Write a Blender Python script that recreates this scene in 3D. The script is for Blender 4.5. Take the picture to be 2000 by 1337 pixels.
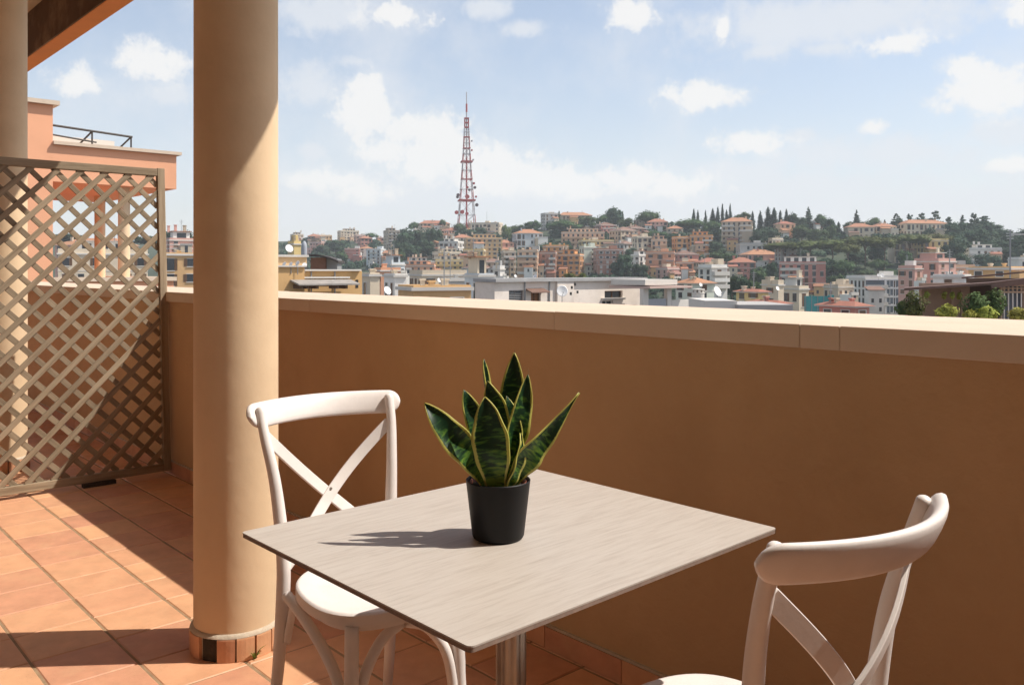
import bpy, math, random
from math import sin, cos, pi, radians, sqrt, atan2, exp
from mathutils import Vector, Matrix

scene = bpy.context.scene
COL = scene.collection
for o in list(bpy.data.objects):
    bpy.data.objects.remove(o)

# ------------------------------------------------------------------ camera
EYE = 1.27
FOC = 1675.0                      # focal length in pixels of the 2000 px wide photograph
TH = radians(42.2)
FW = Vector((-cos(TH), sin(TH)))  # horizontal viewing direction
RT = Vector((sin(TH), cos(TH)))
cam_data = bpy.data.cameras.new('camera')
cam = bpy.data.objects.new('camera', cam_data)
COL.objects.link(cam)
cam.location = (0, 0, EYE)
cam.rotation_euler = (pi / 2, 0, atan2(-FW.x, FW.y))
cam_data.sensor_width = 36
cam_data.lens = 36 * FOC / 2000
cam_data.shift_y = -0.0709
cam_data.clip_start = 0.05
cam_data.clip_end = 12000
scene.camera = cam

# ------------------------------------------------------------------ render settings
scene.view_settings.view_transform = 'Standard'
scene.view_settings.look = 'None'
scene.view_settings.gamma = 1
scene.view_settings.use_curve_mapping = False
scene.view_settings.exposure = 0.74
scene.cycles.max_bounces = 8
scene.cycles.diffuse_bounces = 5
scene.cycles.volume_bounces = 1
scene.cycles.use_adaptive_sampling = True
scene.cycles.adaptive_threshold = 0.015
scene.cycles.use_denoising = True
scene.cycles.sample_clamp_indirect = 6

# ------------------------------------------------------------------ sun
SUN = Vector((0.48, 0.60, 1.0)).normalized()
sl = bpy.data.lights.new('sun', 'SUN')
sl.energy = 3.35
sl.angle = radians(0.5)
sl.color = (1.0, 0.94, 0.855)
so = bpy.data.objects.new('sun', sl)
COL.objects.link(so)
so.rotation_euler = (-SUN).to_track_quat('-Z', 'Y').to_euler()
so.location = (20, 30, 40)

# ------------------------------------------------------------------ world: sky with clouds
world = bpy.data.worlds.new('World')
scene.world = world
world.use_nodes = True
wt = world.node_tree
wt.nodes.clear()


def wn(kind, **kw):
    n = wt.nodes.new(kind)
    for k, v in kw.items():
        setattr(n, k, v)
    return n


def wmath(op, a, b=None, c=None, clamp=False):
    n = wn('ShaderNodeMath', operation=op, use_clamp=clamp)
    for i, v in enumerate((a, b, c)):
        if v is None:
            continue
        if isinstance(v, (int, float)):
            n.inputs[i].default_value = v
        else:
            wt.links.new(v, n.inputs[i])
    return n.outputs[0]


def build_world():
    L = wt.links.new
    out = wn('ShaderNodeOutputWorld')
    bg = wn('ShaderNodeBackground')
    L(bg.outputs[0], out.inputs[0])
    sky = wn('ShaderNodeTexSky', sky_type='NISHITA')
    sky.sun_disc = False
    sky.sun_elevation = math.asin(SUN.z)
    sky.sun_rotation = atan2(SUN.x, SUN.y)
    sky.altitude = 60
    sky.air_density = 1.0
    sky.dust_density = 1.6
    sky.ozone_density = 1.2
    tc = wn('ShaderNodeTexCoord')
    d = tc.outputs['Generated']

    def dot(v):
        n = wn('ShaderNodeVectorMath', operation='DOT_PRODUCT')
        L(d, n.inputs[0])
        n.inputs[1].default_value = v
        return n.outputs['Value']
    az = wmath('ARCTAN2', dot((RT.x, RT.y, 0)), dot((FW.x, FW.y, 0)))
    el = wmath('ARCSINE', dot((0, 0, 1)))
    comb = wn('ShaderNodeCombineXYZ')
    L(az, comb.inputs[0])
    L(el, comb.inputs[1])
    ae = comb.outputs[0]
    # fine distortion so that cloud rims billow
    def noise(scale, detail, rough, src=None, dist=0.0):
        n = wn('ShaderNodeTexNoise')
        n.noise_dimensions = '3D'
        n.inputs['Scale'].default_value = scale
        n.inputs['Detail'].default_value = detail
        n.inputs['Roughness'].default_value = rough
        n.inputs['Distortion'].default_value = dist
        L(src if src is not None else d, n.inputs['Vector'])
        return n.outputs['Fac']
    # the visible cumulus: (x, y, rx, ry, weight) in pixels of the photograph -> angles on the sky dome
    crisp = [(715, 186, 40, 36), (742, 222, 52, 40), (790, 252, 62, 36), (845, 262, 58, 42), (880, 300, 66, 40),
             (962, 312, 56, 34), (1018, 330, 78, 36), (1085, 350, 70, 30), (1135, 358, 60, 24), (1242, 350, 60, 32),
             (1310, 362, 80, 26), (1895, 142, 44, 30), (1945, 182, 100, 46), (1225, 32, 44, 34), (775, 34, 66, 26),
             (1755, 86, 66, 19), (1455, 276, 68, 21), (1412, 62, 16, 26), (1355, 190, 82, 27), (1705, 250, 26, 15),
             (145, 160, 52, 30), (292, 122, 66, 32), (1990, 20, 30, 26),
             (655, 356, 60, 20), (710, 372, 70, 20), (590, 352, 40, 18), (1190, 345, 44, 22), (920, 340, 70, 34), (1975, 322, 50, 14),
             (700, 222, 46, 50), (775, 296, 80, 34), (840, 322, 90, 34), (990, 350, 90, 30)]
    soft = [(600, 165, 74, 36), (668, 368, 130, 42), (585, 360, 90, 40), (650, 22, 130, 34), (330, 185, 54, 22),
            (1025, 56, 40, 14), (955, 18, 40, 16), (1490, 100, 52, 15), (1612, 95, 46, 12), (610, 296, 28, 15),
            (1960, 255, 90, 30), (1560, 268, 34, 12), (1600, 365, 260, 30), (1975, 330, 80, 24), (880, 375, 220, 50),
            (1150, 392, 300, 40), (1650, 38, 330, 46), (700, 120, 40, 12), (1430, 340, 120, 22),
            (640, 410, 160, 40), (790, 380, 170, 60), (880, 330, 160, 60), (1000, 370, 240, 46), (1320, 395, 200, 34), (1560, 400, 260, 34), (1850, 400, 240, 40), (540, 380, 90, 60), (1700, 300, 200, 30)]

    def field(blobs):
        acc = None
        for (x, y, rx, ry) in blobs:
            u = (x - 1000) / FOC
            a0 = math.atan(u)
            e0 = math.atan((526.7 - y) / FOC * cos(a0))
            sa = 1.12 * rx / FOC * cos(a0) ** 2
            se = 1.12 * ry / FOC * cos(a0)
            m = wn('ShaderNodeVectorMath', operation='MULTIPLY_ADD')
            L(ae, m.inputs[0])
            m.inputs[1].default_value = (1 / sa, 1 / se, 0)
            m.inputs[2].default_value = (-a0 / sa, -e0 / se, 0)
            ln = wn('ShaderNodeVectorMath', operation='LENGTH')
            L(m.outputs[0], ln.inputs[0])
            v = wmath('SUBTRACT', 1.0, ln.outputs['Value'])
            acc = v if acc is None else wmath('SMOOTH_MAX', acc, v, 0.25)
        return acc
    n1 = noise(17, 9, 0.62)
    n2 = noise(48, 8, 0.62)
    n4 = noise(120, 5, 0.6)
    n3 = noise(6.5, 8, 0.62)
    puff = wmath('ADD', wmath('MULTIPLY', wmath('SUBTRACT', n1, 0.5), 2.2), wmath('ADD', wmath('MULTIPLY', wmath('SUBTRACT', n2, 0.5), 2.3), wmath('MULTIPLY', wmath('SUBTRACT', n4, 0.5), 0.9)))
    fc = wmath('ADD', field(crisp), wmath('ADD', wmath('MULTIPLY', puff, 0.85), 0.40))
    fs = wmath('ADD', field(soft), wmath('MULTIPLY', puff, 0.8))

    def sstep(v, a, b):
        n = wn('ShaderNodeMapRange', interpolation_type='SMOOTHSTEP')
        n.inputs['From Min'].default_value = a
        n.inputs['From Max'].default_value = b
        L(v, n.inputs['Value'])
        return n.outputs['Result']
    mc = wmath('MULTIPLY', sstep(fc, 0.0, 0.95), 0.9)
    ms = wmath('MULTIPLY', sstep(fs, -0.6, 0.75), 0.78)
    # thin generic cloud everywhere on the dome
    mg = wmath('MULTIPLY', sstep(n3, 0.40, 0.72), 0.62)
    mask = wmath('MAXIMUM', mc, wmath('MAXIMUM', ms, mg))
    # haze that whitens the sky towards the horizon
    hz = wmath('POWER', 2.718, wmath('MULTIPLY', wmath('MAXIMUM', el, 0.0), -7.5))
    skyS = wn('ShaderNodeVectorMath', operation='SCALE')
    L(sky.outputs[0], skyS.inputs[0])
    skyS.inputs['Scale'].default_value = SKY_GAIN
    mixh = wn('ShaderNodeMix', data_type='RGBA')
    L(wmath('MULTIPLY_ADD', hz, 0.86, 0.13), mixh.inputs['Factor'])
    L(skyS.outputs[0], mixh.inputs['A'])
    mixh.inputs['B'].default_value = HAZE_COL
    # clouds: grey bodies, white where dense
    cc = wn('ShaderNodeMix', data_type='RGBA')
    L(wmath('ADD', sstep(fc, 0.0, 1.0), wmath('MULTIPLY', n1, 0.35), clamp=True), cc.inputs['Factor'])
    cc.inputs['A'].default_value = CLOUD_LO
    cc.inputs['B'].default_value = CLOUD_HI
    mixc = wn('ShaderNodeMix', data_type='RGBA')
    L(mask, mixc.inputs['Factor'])
    L(mixh.outputs['Result'], mixc.inputs['A'])
    L(cc.outputs['Result'], mixc.inputs['B'])
    L(mixc.outputs['Result'], bg.inputs['Color'])
    bg.inputs['Strength'].default_value = SKY_STR


SKY_STR = 0.108
SKY_GAIN = 0.92
HAZE_COL = (4.85, 4.95, 5.05, 1)
CLOUD_LO = (4.35, 4.55, 4.85, 1)
CLOUD_HI = (5.45, 5.35, 5.2, 1)
build_world()

# ------------------------------------------------------------------ helpers
def at(px, py, D):
    """world point seen at a pixel of the photograph, D metres along the viewing direction"""
    l = (px - 1000) / FOC * D
    p = FW * D + RT * l
    return Vector((p.x, p.y, EYE + (526.7 - py) / FOC * D))


def proj(p):
    d = p[0] * FW.x + p[1] * FW.y
    l = p[0] * RT.x + p[1] * RT.y
    return 1000 + FOC * l / d, 526.7 + FOC * (EYE - p[2]) / d


def tag(o, label=None, cat=None, group=None, kind=None):
    if label: o['label'] = label
    if cat: o['category'] = cat
    if group: o['group'] = group
    if kind: o['kind'] = kind
    return o


def empty(name, loc=(0, 0, 0), rz=0.0, label=None, cat=None, group=None):
    o = bpy.data.objects.new(name, None)
    o.empty_display_size = 0.1
    COL.objects.link(o)
    o.location = loc
    o.rotation_euler = (0, 0, rz)
    return tag(o, label, cat, group)


def inst(name, mesh, parent=None, loc=(0, 0, 0), rot=(0, 0, 0), scale=(1, 1, 1)):
    o = bpy.data.objects.new(name, mesh)
    COL.objects.link(o)
    if parent is not None:
        o.parent = parent
    o.location = loc
    o.rotation_euler = rot
    o.scale = scale
    return o


class MB:
    """collects vertices and faces; build() links them as one mesh object"""
    def __init__(s):
        s.v = []; s.f = []; s.uv = None

    def add(s, vs, fs):
        b = len(s.v)
        s.v += [tuple(v) for v in vs]
        s.f += [tuple(i + b for i in f) for f in fs]
        return s

    def box(s, x0, x1, y0, y1, z0, z1):
        return s.add([(x0, y0, z0), (x1, y0, z0), (x1, y1, z0), (x0, y1, z0), (x0, y0, z1), (x1, y0, z1), (x1, y1, z1), (x0, y1, z1)],
                     [(0, 3, 2, 1), (4, 5, 6, 7), (0, 1, 5, 4), (1, 2, 6, 5), (2, 3, 7, 6), (3, 0, 4, 7)])

    def cbox(s, c, sz, M=None):
        hx, hy, hz = sz[0] / 2, sz[1] / 2, sz[2] / 2
        vs = [Vector((sx * hx, sy * hy, szz * hz)) for szz in (-1, 1) for sx, sy in ((-1, -1), (1, -1), (1, 1), (-1, 1))]
        if M is not None:
            vs = [M @ v for v in vs]
        return s.add([v + Vector(c) for v in vs], [(0, 3, 2, 1), (4, 5, 6, 7), (0, 1, 5, 4), (1, 2, 6, 5), (2, 3, 7, 6), (3, 0, 4, 7)])

    def prism(s, pts, z0, z1):
        n = len(pts)
        vs = [(p[0], p[1], z0) for p in pts] + [(p[0], p[1], z1) for p in pts]
        fs = [tuple(range(n))[::-1], tuple(range(n, 2 * n))] + [(i, (i + 1) % n, n + (i + 1) % n, n + i) for i in range(n)]
        return s.add(vs, fs)

    def lathe(s, prof, n=32, a0=0.0, a1=2 * pi, c=(0, 0, 0), caps=False):
        full = abs(a1 - a0 - 2 * pi) < 1e-6
        m = n if full else n + 1
        vs = []
        for i in range(m):
            a = a0 + (a1 - a0) * i / n
            for r, z in prof:
                vs.append((c[0] + r * cos(a), c[1] + r * sin(a), c[2] + z))
        k = len(prof); fs = []
        for i in range(n):
            j = (i + 1) % m
            for q in range(k - 1):
                fs.append((i * k + q, j * k + q, j * k + q + 1, i * k + q + 1))
        if caps and not full:
            fs.append(tuple(range(k))[::-1]); fs.append(tuple(range(n * k, n * k + k)))
        return s.add(vs, fs)

    def sweep(s, path, secs, closed_caps=True, up=Vector((0, 0, 1))):
        """path: points; secs: list of cross sections (2d lists) one per point; section x along side, y along up"""
        path = [Vector(p) for p in path]
        n = len(path); k = len(secs[0]); vs = []
        for i, p in enumerate(path):
            t = (path[min(i + 1, n - 1)] - path[max(i - 1, 0)]).normalized()
            side = t.cross(up)
            if side.length < 1e-4:
                side = t.cross(Vector((1, 0, 0)))
            side.normalize()
            u = side.cross(t).normalized()
            for a, b in secs[i]:
                vs.append(p + side * a + u * b)
        fs = []
        for i in range(n - 1):
            for q in range(k):
                r = (q + 1) % k
                fs.append((i * k + q, i * k + r, (i + 1) * k + r, (i + 1) * k + q))
        if closed_caps:
            fs.append(tuple(range(k))[::-1]); fs.append(tuple(range((n - 1) * k, n * k)))
        return s.add(vs, fs)

    def tube(s, path, rad, n=10, up=Vector((0, 0, 1))):
        if not isinstance(rad, (list, tuple)):
            rad = [rad] * len(path)
        secs = [[(r * cos(2 * pi * q / n), r * sin(2 * pi * q / n)) for q in range(n)] for r in rad]
        return s.sweep(path, secs, up=up)

    def mesh(s, name, mat, smooth=False):
        me = bpy.data.meshes.new(name)
        me.from_pydata(s.v, [], s.f)
        if mat is not None:
            me.materials.append(mat)
        if smooth:
            me.polygons.foreach_set('use_smooth', [True] * len(me.polygons))
            if smooth != 'all':
                try:
                    me.set_sharp_from_angle(angle=radians(40))
                except Exception:
                    pass
        me.update()
        return me

    def build(s, name, mat, parent=None, smooth=False, bevel=0.0, kind=None):
        o = inst(name, s.mesh(name, mat, smooth), parent)
        if bevel:
            m = o.modifiers.new('bevel', 'BEVEL')
            m.width = bevel; m.segments = 2; m.limit_method = 'ANGLE'; m.angle_limit = radians(40)
            o.data.polygons.foreach_set('use_smooth', [True] * len(o.data.polygons))
            try:
                o.data.set_sharp_from_angle(angle=radians(60))
            except Exception:
                pass
        if kind:
            o['kind'] = kind
        return o


def bez(pts, n=12):
    """Catmull-Rom through points"""
    P = [Vector(p) for p in pts]
    P = [P[0] * 2 - P[1]] + P + [P[-1] * 2 - P[-2]]
    out = []
    for i in range(1, len(P) - 2):
        for k in range(n):
            t = k / n
            a, b, c, d = P[i - 1], P[i], P[i + 1], P[i + 2]
            out.append(0.5 * ((2 * b) + (c - a) * t + (2 * a - 5 * b + 4 * c - d) * t * t + (3 * b - a - 3 * c + d) * t ** 3))
    out.append(P[-2])
    return out


# ------------------------------------------------------------------ materials
MATS = {}


def mat(name, base, rough=0.7, var=0.0, nscale=6.0, bump=0.0, bscale=40.0, metallic=0.0, spec=0.4, rnd=0.0,
        stain=None, stain_amt=0.0, stain_scale=2.0, stretch=None, trans=0.0, huevar=0.0):
    """plain material: base colour, large and fine noise variation, per-object variation, stains, bump"""
    if name in MATS:
        return MATS[name]
    m = bpy.data.materials.new(name)
    m.use_nodes = True
    nt = m.node_tree; N = nt.nodes; L = nt.links.new
    b = N['Principled BSDF']
    b.inputs['Roughness'].default_value = rough
    b.inputs['Metallic'].default_value = metallic
    b.inputs['Specular IOR Level'].default_value = spec
    tc = N.new('ShaderNodeTexCoord')
    vec = tc.outputs['Object']
    if stretch:
        mp = N.new('ShaderNodeMapping'); mp.inputs['Scale'].default_value = stretch
        L(vec, mp.inputs[0]); vec = mp.outputs[0]
    oi = N.new('ShaderNodeObjectInfo')
    ad = N.new('ShaderNodeVectorMath'); ad.operation = 'MULTIPLY_ADD'
    L(oi.outputs['Random'], ad.inputs[0]); ad.inputs[1].default_value = (37, 53, 71); L(vec, ad.inputs[2])
    vec = ad.outputs[0]
    rgb = N.new('ShaderNodeRGB'); rgb.outputs[0].default_value = (*base, 1)
    col = rgb.outputs[0]
    if var or rnd:
        hs = N.new('ShaderNodeHueSaturation')
        n = N.new('ShaderNodeTexNoise'); n.inputs['Scale'].default_value = nscale; n.inputs['Detail'].default_value = 7; n.inputs['Roughness'].default_value = 0.6
        L(vec, n.inputs['Vector'])
        a = N.new('ShaderNodeMath'); a.operation = 'MULTIPLY_ADD'; L(n.outputs['Fac'], a.inputs[0]); a.inputs[1].default_value = 2 * var * 1.6; a.inputs[2].default_value = 1 - var * 1.6
        c = N.new('ShaderNodeMath'); c.operation = 'MULTIPLY_ADD'; L(oi.outputs['Random'], c.inputs[0]); c.inputs[1].default_value = 2 * rnd; c.inputs[2].default_value = -rnd
        e = N.new('ShaderNodeMath'); e.operation = 'ADD'; L(a.outputs[0], e.inputs[0]); L(c.outputs[0], e.inputs[1])
        L(e.outputs[0], hs.inputs['Value']); L(col, hs.inputs['Color'])
        if huevar:
            h = N.new('ShaderNodeMath'); h.operation = 'MULTIPLY_ADD'; L(oi.outputs['Random'], h.inputs[0]); h.inputs[1].default_value = 2 * huevar; h.inputs[2].default_value = 0.5 - huevar
            L(h.outputs[0], hs.inputs['Hue'])
        col = hs.outputs[0]
    if stain:
        n = N.new('ShaderNodeTexNoise'); n.inputs['Scale'].default_value = stain_scale; n.inputs['Detail'].default_value = 8; n.inputs['Roughness'].default_value = 0.65
        L(vec, n.inputs['Vector'])
        r = N.new('ShaderNodeMapRange'); r.inputs['From Min'].default_value = 0.5; r.inputs['From Max'].default_value = 0.75; r.inputs['To Max'].default_value = stain_amt
        L(n.outputs['Fac'], r.inputs['Value'])
        mx = N.new('ShaderNodeMix'); mx.data_type = 'RGBA'; L(r.outputs[0], mx.inputs['Factor']); L(col, mx.inputs['A']); mx.inputs['B'].default_value = (*stain, 1)
        col = mx.outputs['Result']
    L(col, b.inputs['Base Color'])
    if bump:
        n = N.new('ShaderNodeTexNoise'); n.inputs['Scale'].default_value = bscale; n.inputs['Detail'].default_value = 6
        L(vec, n.inputs['Vector'])
        bp = N.new('ShaderNodeBump'); bp.inputs['Strength'].default_value = bump; bp.inputs['Distance'].default_value = 0.01
        L(n.outputs['Fac'], bp.inputs['Height']); L(bp.outputs[0], b.inputs['Normal'])
    if trans:
        t = N.new('ShaderNodeBsdfTranslucent'); L(col, t.inputs['Color'])
        ms = N.new('ShaderNodeMixShader'); ms.inputs[0].default_value = trans
        L(b.outputs[0], ms.inputs[1]); L(t.outputs[0], ms.inputs[2]); L(ms.outputs[0], N['Material Output'].inputs[0])
    MATS[name] = m
    return m


M_TILE = mat('terracotta_tile', (0.61, 0.315, 0.18), rough=0.5, var=0.20, nscale=9, rnd=0.10, huevar=0.008, bump=0.15, bscale=40,
             stain=(0.62, 0.36, 0.20), stain_amt=0.6, stain_scale=7, spec=0.35)
M_GROUT = mat('grout', (0.30, 0.20, 0.115), rough=0.95, var=0.35, nscale=14, bump=0.3)
M_MORTAR = mat('pale_mortar', (0.50, 0.42, 0.32), rough=0.95, var=0.2, nscale=40, bump=0.4)
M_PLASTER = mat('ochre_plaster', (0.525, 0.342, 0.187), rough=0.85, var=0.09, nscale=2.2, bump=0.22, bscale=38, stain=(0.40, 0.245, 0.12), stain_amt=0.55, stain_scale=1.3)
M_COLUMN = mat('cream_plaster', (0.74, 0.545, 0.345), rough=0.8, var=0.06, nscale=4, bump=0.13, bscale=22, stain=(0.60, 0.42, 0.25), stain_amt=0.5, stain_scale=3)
M_COPING = mat('coping_paint', (0.63, 0.505, 0.385), rough=0.8, var=0.06, nscale=5, bump=0.1, bscale=60, stain=(0.5, 0.36, 0.24), stain_amt=0.25, stain_scale=4)
M_DARKCEM = mat('dark_cement', (0.045, 0.035, 0.025), rough=0.95, var=0.3, nscale=50, bump=0.6, bscale=70)
M_CEIL = mat('ceiling_paint', (0.60, 0.46, 0.30), rough=0.9, var=0.05)
M_FASCIA = mat('salmon_paint', (0.74, 0.27, 0.075), rough=0.8, var=0.06, stain=(0.4, 0.2, 0.1), stain_amt=0.3, bump=0.1)
M_WHITE = mat('white_plastic', (0.79, 0.735, 0.69), rough=0.42, var=0.07, nscale=12, bump=0.03, bscale=120, stain=(0.55, 0.47, 0.40), stain_amt=0.14, stain_scale=16)
M_POT = mat('black_pot', (0.010, 0.010, 0.011), rough=0.5, var=0.15, nscale=20, spec=0.22)
M_INNERPOT = mat('brown_pot', (0.20, 0.055, 0.03), rough=0.5)
M_SOIL = mat('soil', (0.03, 0.02, 0.013), rough=1, var=0.4, nscale=60, bump=0.8, bscale=90)
M_STEEL = mat('brushed_metal', (0.40, 0.36, 0.32), rough=0.45, metallic=0.8, var=0.15, nscale=20, stain=(0.2, 0.15, 0.1), stain_amt=0.5, stain_scale=12)
M_BLACK = mat('black_rubber', (0.02, 0.018, 0.016), rough=0.7)


def grain_mat(name, c1, c2, c3, scale, rough=0.6, axis=1, bump=0.1, rnd=0.08):
    m = bpy.data.materials.new(name); m.use_nodes = True
    nt = m.node_tree; N = nt.nodes; L = nt.links.new
    b = N['Principled BSDF']; b.inputs['Roughness'].default_value = rough; b.inputs['Specular IOR Level'].default_value = 0.3
    tc = N.new('ShaderNodeTexCoord'); oi = N.new('ShaderNodeObjectInfo')
    mp = N.new('ShaderNodeMapping')
    sc = [scale, scale, scale]; sc[axis] = scale * 0.07
    mp.inputs['Scale'].default_value = sc
    ad = N.new('ShaderNodeVectorMath'); ad.operation = 'MULTIPLY_ADD'
    L(oi.outputs['Random'], ad.inputs[0]); ad.inputs[1].default_value = (3, 5, 7); L(tc.outputs['Object'], ad.inputs[2])
    L(ad.outputs[0], mp.inputs[0])
    n = N.new('ShaderNodeTexNoise'); n.inputs['Scale'].default_value = 1; n.inputs['Detail'].default_value = 9; n.inputs['Roughness'].default_value = 0.7; n.inputs['Distortion'].default_value = 0.4
    L(mp.outputs[0], n.inputs['Vector'])
    r = N.new('ShaderNodeValToRGB'); e = r.color_ramp.elements
    e[0].position = 0.32; e[0].color = (*c1, 1); e[1].position = 0.70; e[1].color = (*c3, 1)
    k = e.new(0.5); k.color = (*c2, 1)
    L(n.outputs['Fac'], r.inputs[0])
    hs = N.new('ShaderNodeHueSaturation')
    c = N.new('ShaderNodeMath'); c.operation = 'MULTIPLY_ADD'; L(oi.outputs['Random'], c.inputs[0]); c.inputs[1].default_value = 2 * rnd; c.inputs[2].default_value = 1 - rnd
    L(c.outputs[0], hs.inputs['Value']); L(r.outputs[0], hs.inputs['Color'])
    L(hs.outputs[0], b.inputs['Base Color'])
    bp = N.new('ShaderNodeBump'); bp.inputs['Strength'].default_value = bump; bp.inputs['Distance'].default_value = 0.002
    L(n.outputs['Fac'], bp.inputs['Height']); L(bp.outputs[0], b.inputs['Normal'])
    MATS[name] = m
    return m


M_TOP = grain_mat('oak_laminate', (0.37, 0.32, 0.275), (0.44, 0.39, 0.34), (0.475, 0.43, 0.38), 135, rough=0.5, axis=1, bump=0.06)
M_TOPEDGE = mat('laminate_edge', (0.26, 0.19, 0.15), rough=0.7, var=0.3, nscale=60)
M_TRELLIS = grain_mat('weathered_wood', (0.165, 0.122, 0.077), (0.275, 0.212, 0.140), (0.355, 0.282, 0.195), 30, rough=0.8, axis=0, bump=0.4, rnd=0.14)
M_TRELLISV = grain_mat('weathered_wood_upright', (0.165, 0.122, 0.077), (0.275, 0.212, 0.140), (0.355, 0.282, 0.195), 30, rough=0.8, axis=2, bump=0.4, rnd=0.14)
M_TRELLISH = grain_mat('weathered_wood_rail', (0.165, 0.122, 0.077), (0.275, 0.212, 0.140), (0.355, 0.282, 0.195), 30, rough=0.8, axis=1, bump=0.4, rnd=0.14)

# ------------------------------------------------------------------ terrace: floor and tiles
WALL_Y = 2.022
def build_floor():
    b = MB()
    b.box(-14.0, 3.0, -1.0, WALL_Y, -0.25, 0.0012)
    fl = b.build('terrace_floor', M_GROUT)
    tag(fl, 'terracotta tiled terrace floor with dark joints', None, None, 'structure')
    px_, py_ = 0.2435, 0.259
    tx, ty = 0.2398, 0.2502
    tb = MB()
    c = 0.0035
    hx, hy = tx / 2, ty / 2
    tb.add([(-hx, -hy, -0.004), (hx, -hy, -0.004), (hx, hy, -0.004), (-hx, hy, -0.004),
            (-hx, -hy, 0.0045), (hx, -hy, 0.0045), (hx, hy, 0.0045), (-hx, hy, 0.0045),
            (-hx + c, -hy + c, 0.0075), (hx - c, -hy + c, 0.0075), (hx - c, hy - c, 0.0075), (-hx + c, hy - c, 0.0075)],
           [(0, 1, 5, 4), (1, 2, 6, 5), (2, 3, 7, 6), (3, 0, 4, 7), (4, 5, 9, 8), (5, 6, 10, 9), (6, 7, 11, 10), (7, 4, 8, 11), (8, 9, 10, 11)])
    tme = tb.mesh('tile', M_TILE)
    rng = random.Random(3)
    rest = MB()
    n = 0
    for j in range(-7, 5):
        y = 0.967 + (j + 0.5) * py_
        if y - hy < -0.98:
            continue
        for i in range(-44, 22):
            x = -3.096 + (i + 0.5) * px_
            if x - hx < -13.9 or x + hx > 2.98:
                continue
            p = Vector((x, y))
            d = p.dot(FW)
            ins = False
            if d > 0.3:
                u, v = proj((x, y, 0))
                ins = -110 < u < 1500 and v < 1480 and x > -9.2
            if ins and n < 298:
                o = inst('tile', tme, fl, (x, y, -0.0035 + rng.uniform(-0.0008, 0.0008)),
                         (rng.uniform(-0.004, 0.004), rng.uniform(-0.004, 0.004), rng.uniform(-0.004, 0.004) + rng.choice((0, pi))))
                n += 1
            else:
                rest.box(x - hx, x + hx, y - hy, y + hy, -0.0035, 0.004)
    r = rest.build('tile', M_TILE, fl, kind='stuff')
    return n


n_tiles = build_floor()


def build_parapet():
    root = empty('parapet_wall', (0, WALL_Y, 0), 0, 'ochre rendered parapet wall with pale coping running along the terrace edge', 'wall')
    b = MB().box(-14, 1.54, 0, 0.58, -0.25, 1.073)
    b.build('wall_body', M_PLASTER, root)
    # coping stones, one every 1.1 m
    rng = random.Random(5)
    xs = [-14.0, -12.4, -10.9, -9.4, -7.9, -6.4, -5.0, -3.62, -1.997, -1.119, -1.013, 0.0, 1.54]
    for a, c in zip(xs[:-1], xs[1:]):
        m = MB().box(a + 0.0004, c - 0.0004, -0.024, 0.60, 1.0725, 1.132 + rng.uniform(-0.0008, 0.0008))
        m.build('coping_stone', M_COPING, root, bevel=0.0025)
    # skirting tiles
    x = -13.9
    x = -2.055 - 0.335 * 35
    i = 0
    sk = MB().box(-0.166, 0.166, -0.011, -0.001, 0.006, 0.0775)
    sme = sk.mesh('skirting_tile', M_TILE)
    while x < 1.2:
        o = inst('skirting_tile', sme, root, (x + 0.1675, 0, rng.uniform(-0.001, 0.001)), (rng.uniform(-0.01, 0.006), 0, 0))
        x += 0.335
    MB().box(-14, 1.54, -0.0105, 0.002, 0.0785, 0.0865).build('mortar_line', M_MORTAR, root)


build_parapet()


def build_column(X, Y, label, missing, turn):
    root = empty('column', (X, Y, 0), 0, label, 'column', 'round columns carrying the terrace roof')
    prof = [(0.1375, 0.0), (0.1375, 0.6), (0.1372, 1.2), (0.1368, 2.0), (0.1362, 3.0), (0.1355, 3.748)]
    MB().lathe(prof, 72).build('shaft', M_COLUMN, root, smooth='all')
    MB().lathe([(0.1385, 0.0), (0.1395, 0.001), (0.1395, 0.080)], 48).build('base_core', M_MORTAR, root, smooth='all')
    if missing is not None:
        o = MB().lathe([(0.1390, 0.001), (0.1412, 0.001), (0.1412, 0.079), (0.1390, 0.079)], 6, -0.19, 0.19, caps=True).build('bare_patch', M_DARKCEM, root)
        o.rotation_euler = (0, 0, missing)
    MB().lathe([(0.1495, 0.0795), (0.1475, 0.0845), (0.141, 0.0905), (0.1372, 0.092)], 60).build('mortar_cap', M_MORTAR, root, smooth='all')
    n = 15
    for k in range(n):
        if missing is not None and k == 0:
            continue
        a = (missing if missing is not None else turn) + 2 * pi * k / n
        g = 0.006 / 0.149
        w = 2 * pi / n - g
        m = MB().lathe([(0.1396, 0.003), (0.1500, 0.003), (0.1508, 0.007), (0.1508, 0.074), (0.1498, 0.0785), (0.1396, 0.0785)], 4, -w / 2, w / 2, caps=True)
        o = m.build('base_tile', M_TILE, root)
        o.rotation_euler = (0, 0, a)
        o.location = (0.0008 * cos(a * 3), 0.0008 * sin(a * 5), 0)


build_column(-2.784, 1.262, 'large cream round column in front of the parapet with one base tile missing', radians(-60.9), 0)
build_column(-6.2, 1.262, 'farther cream round column standing behind the wooden trellis', None, 0.2)


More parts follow.
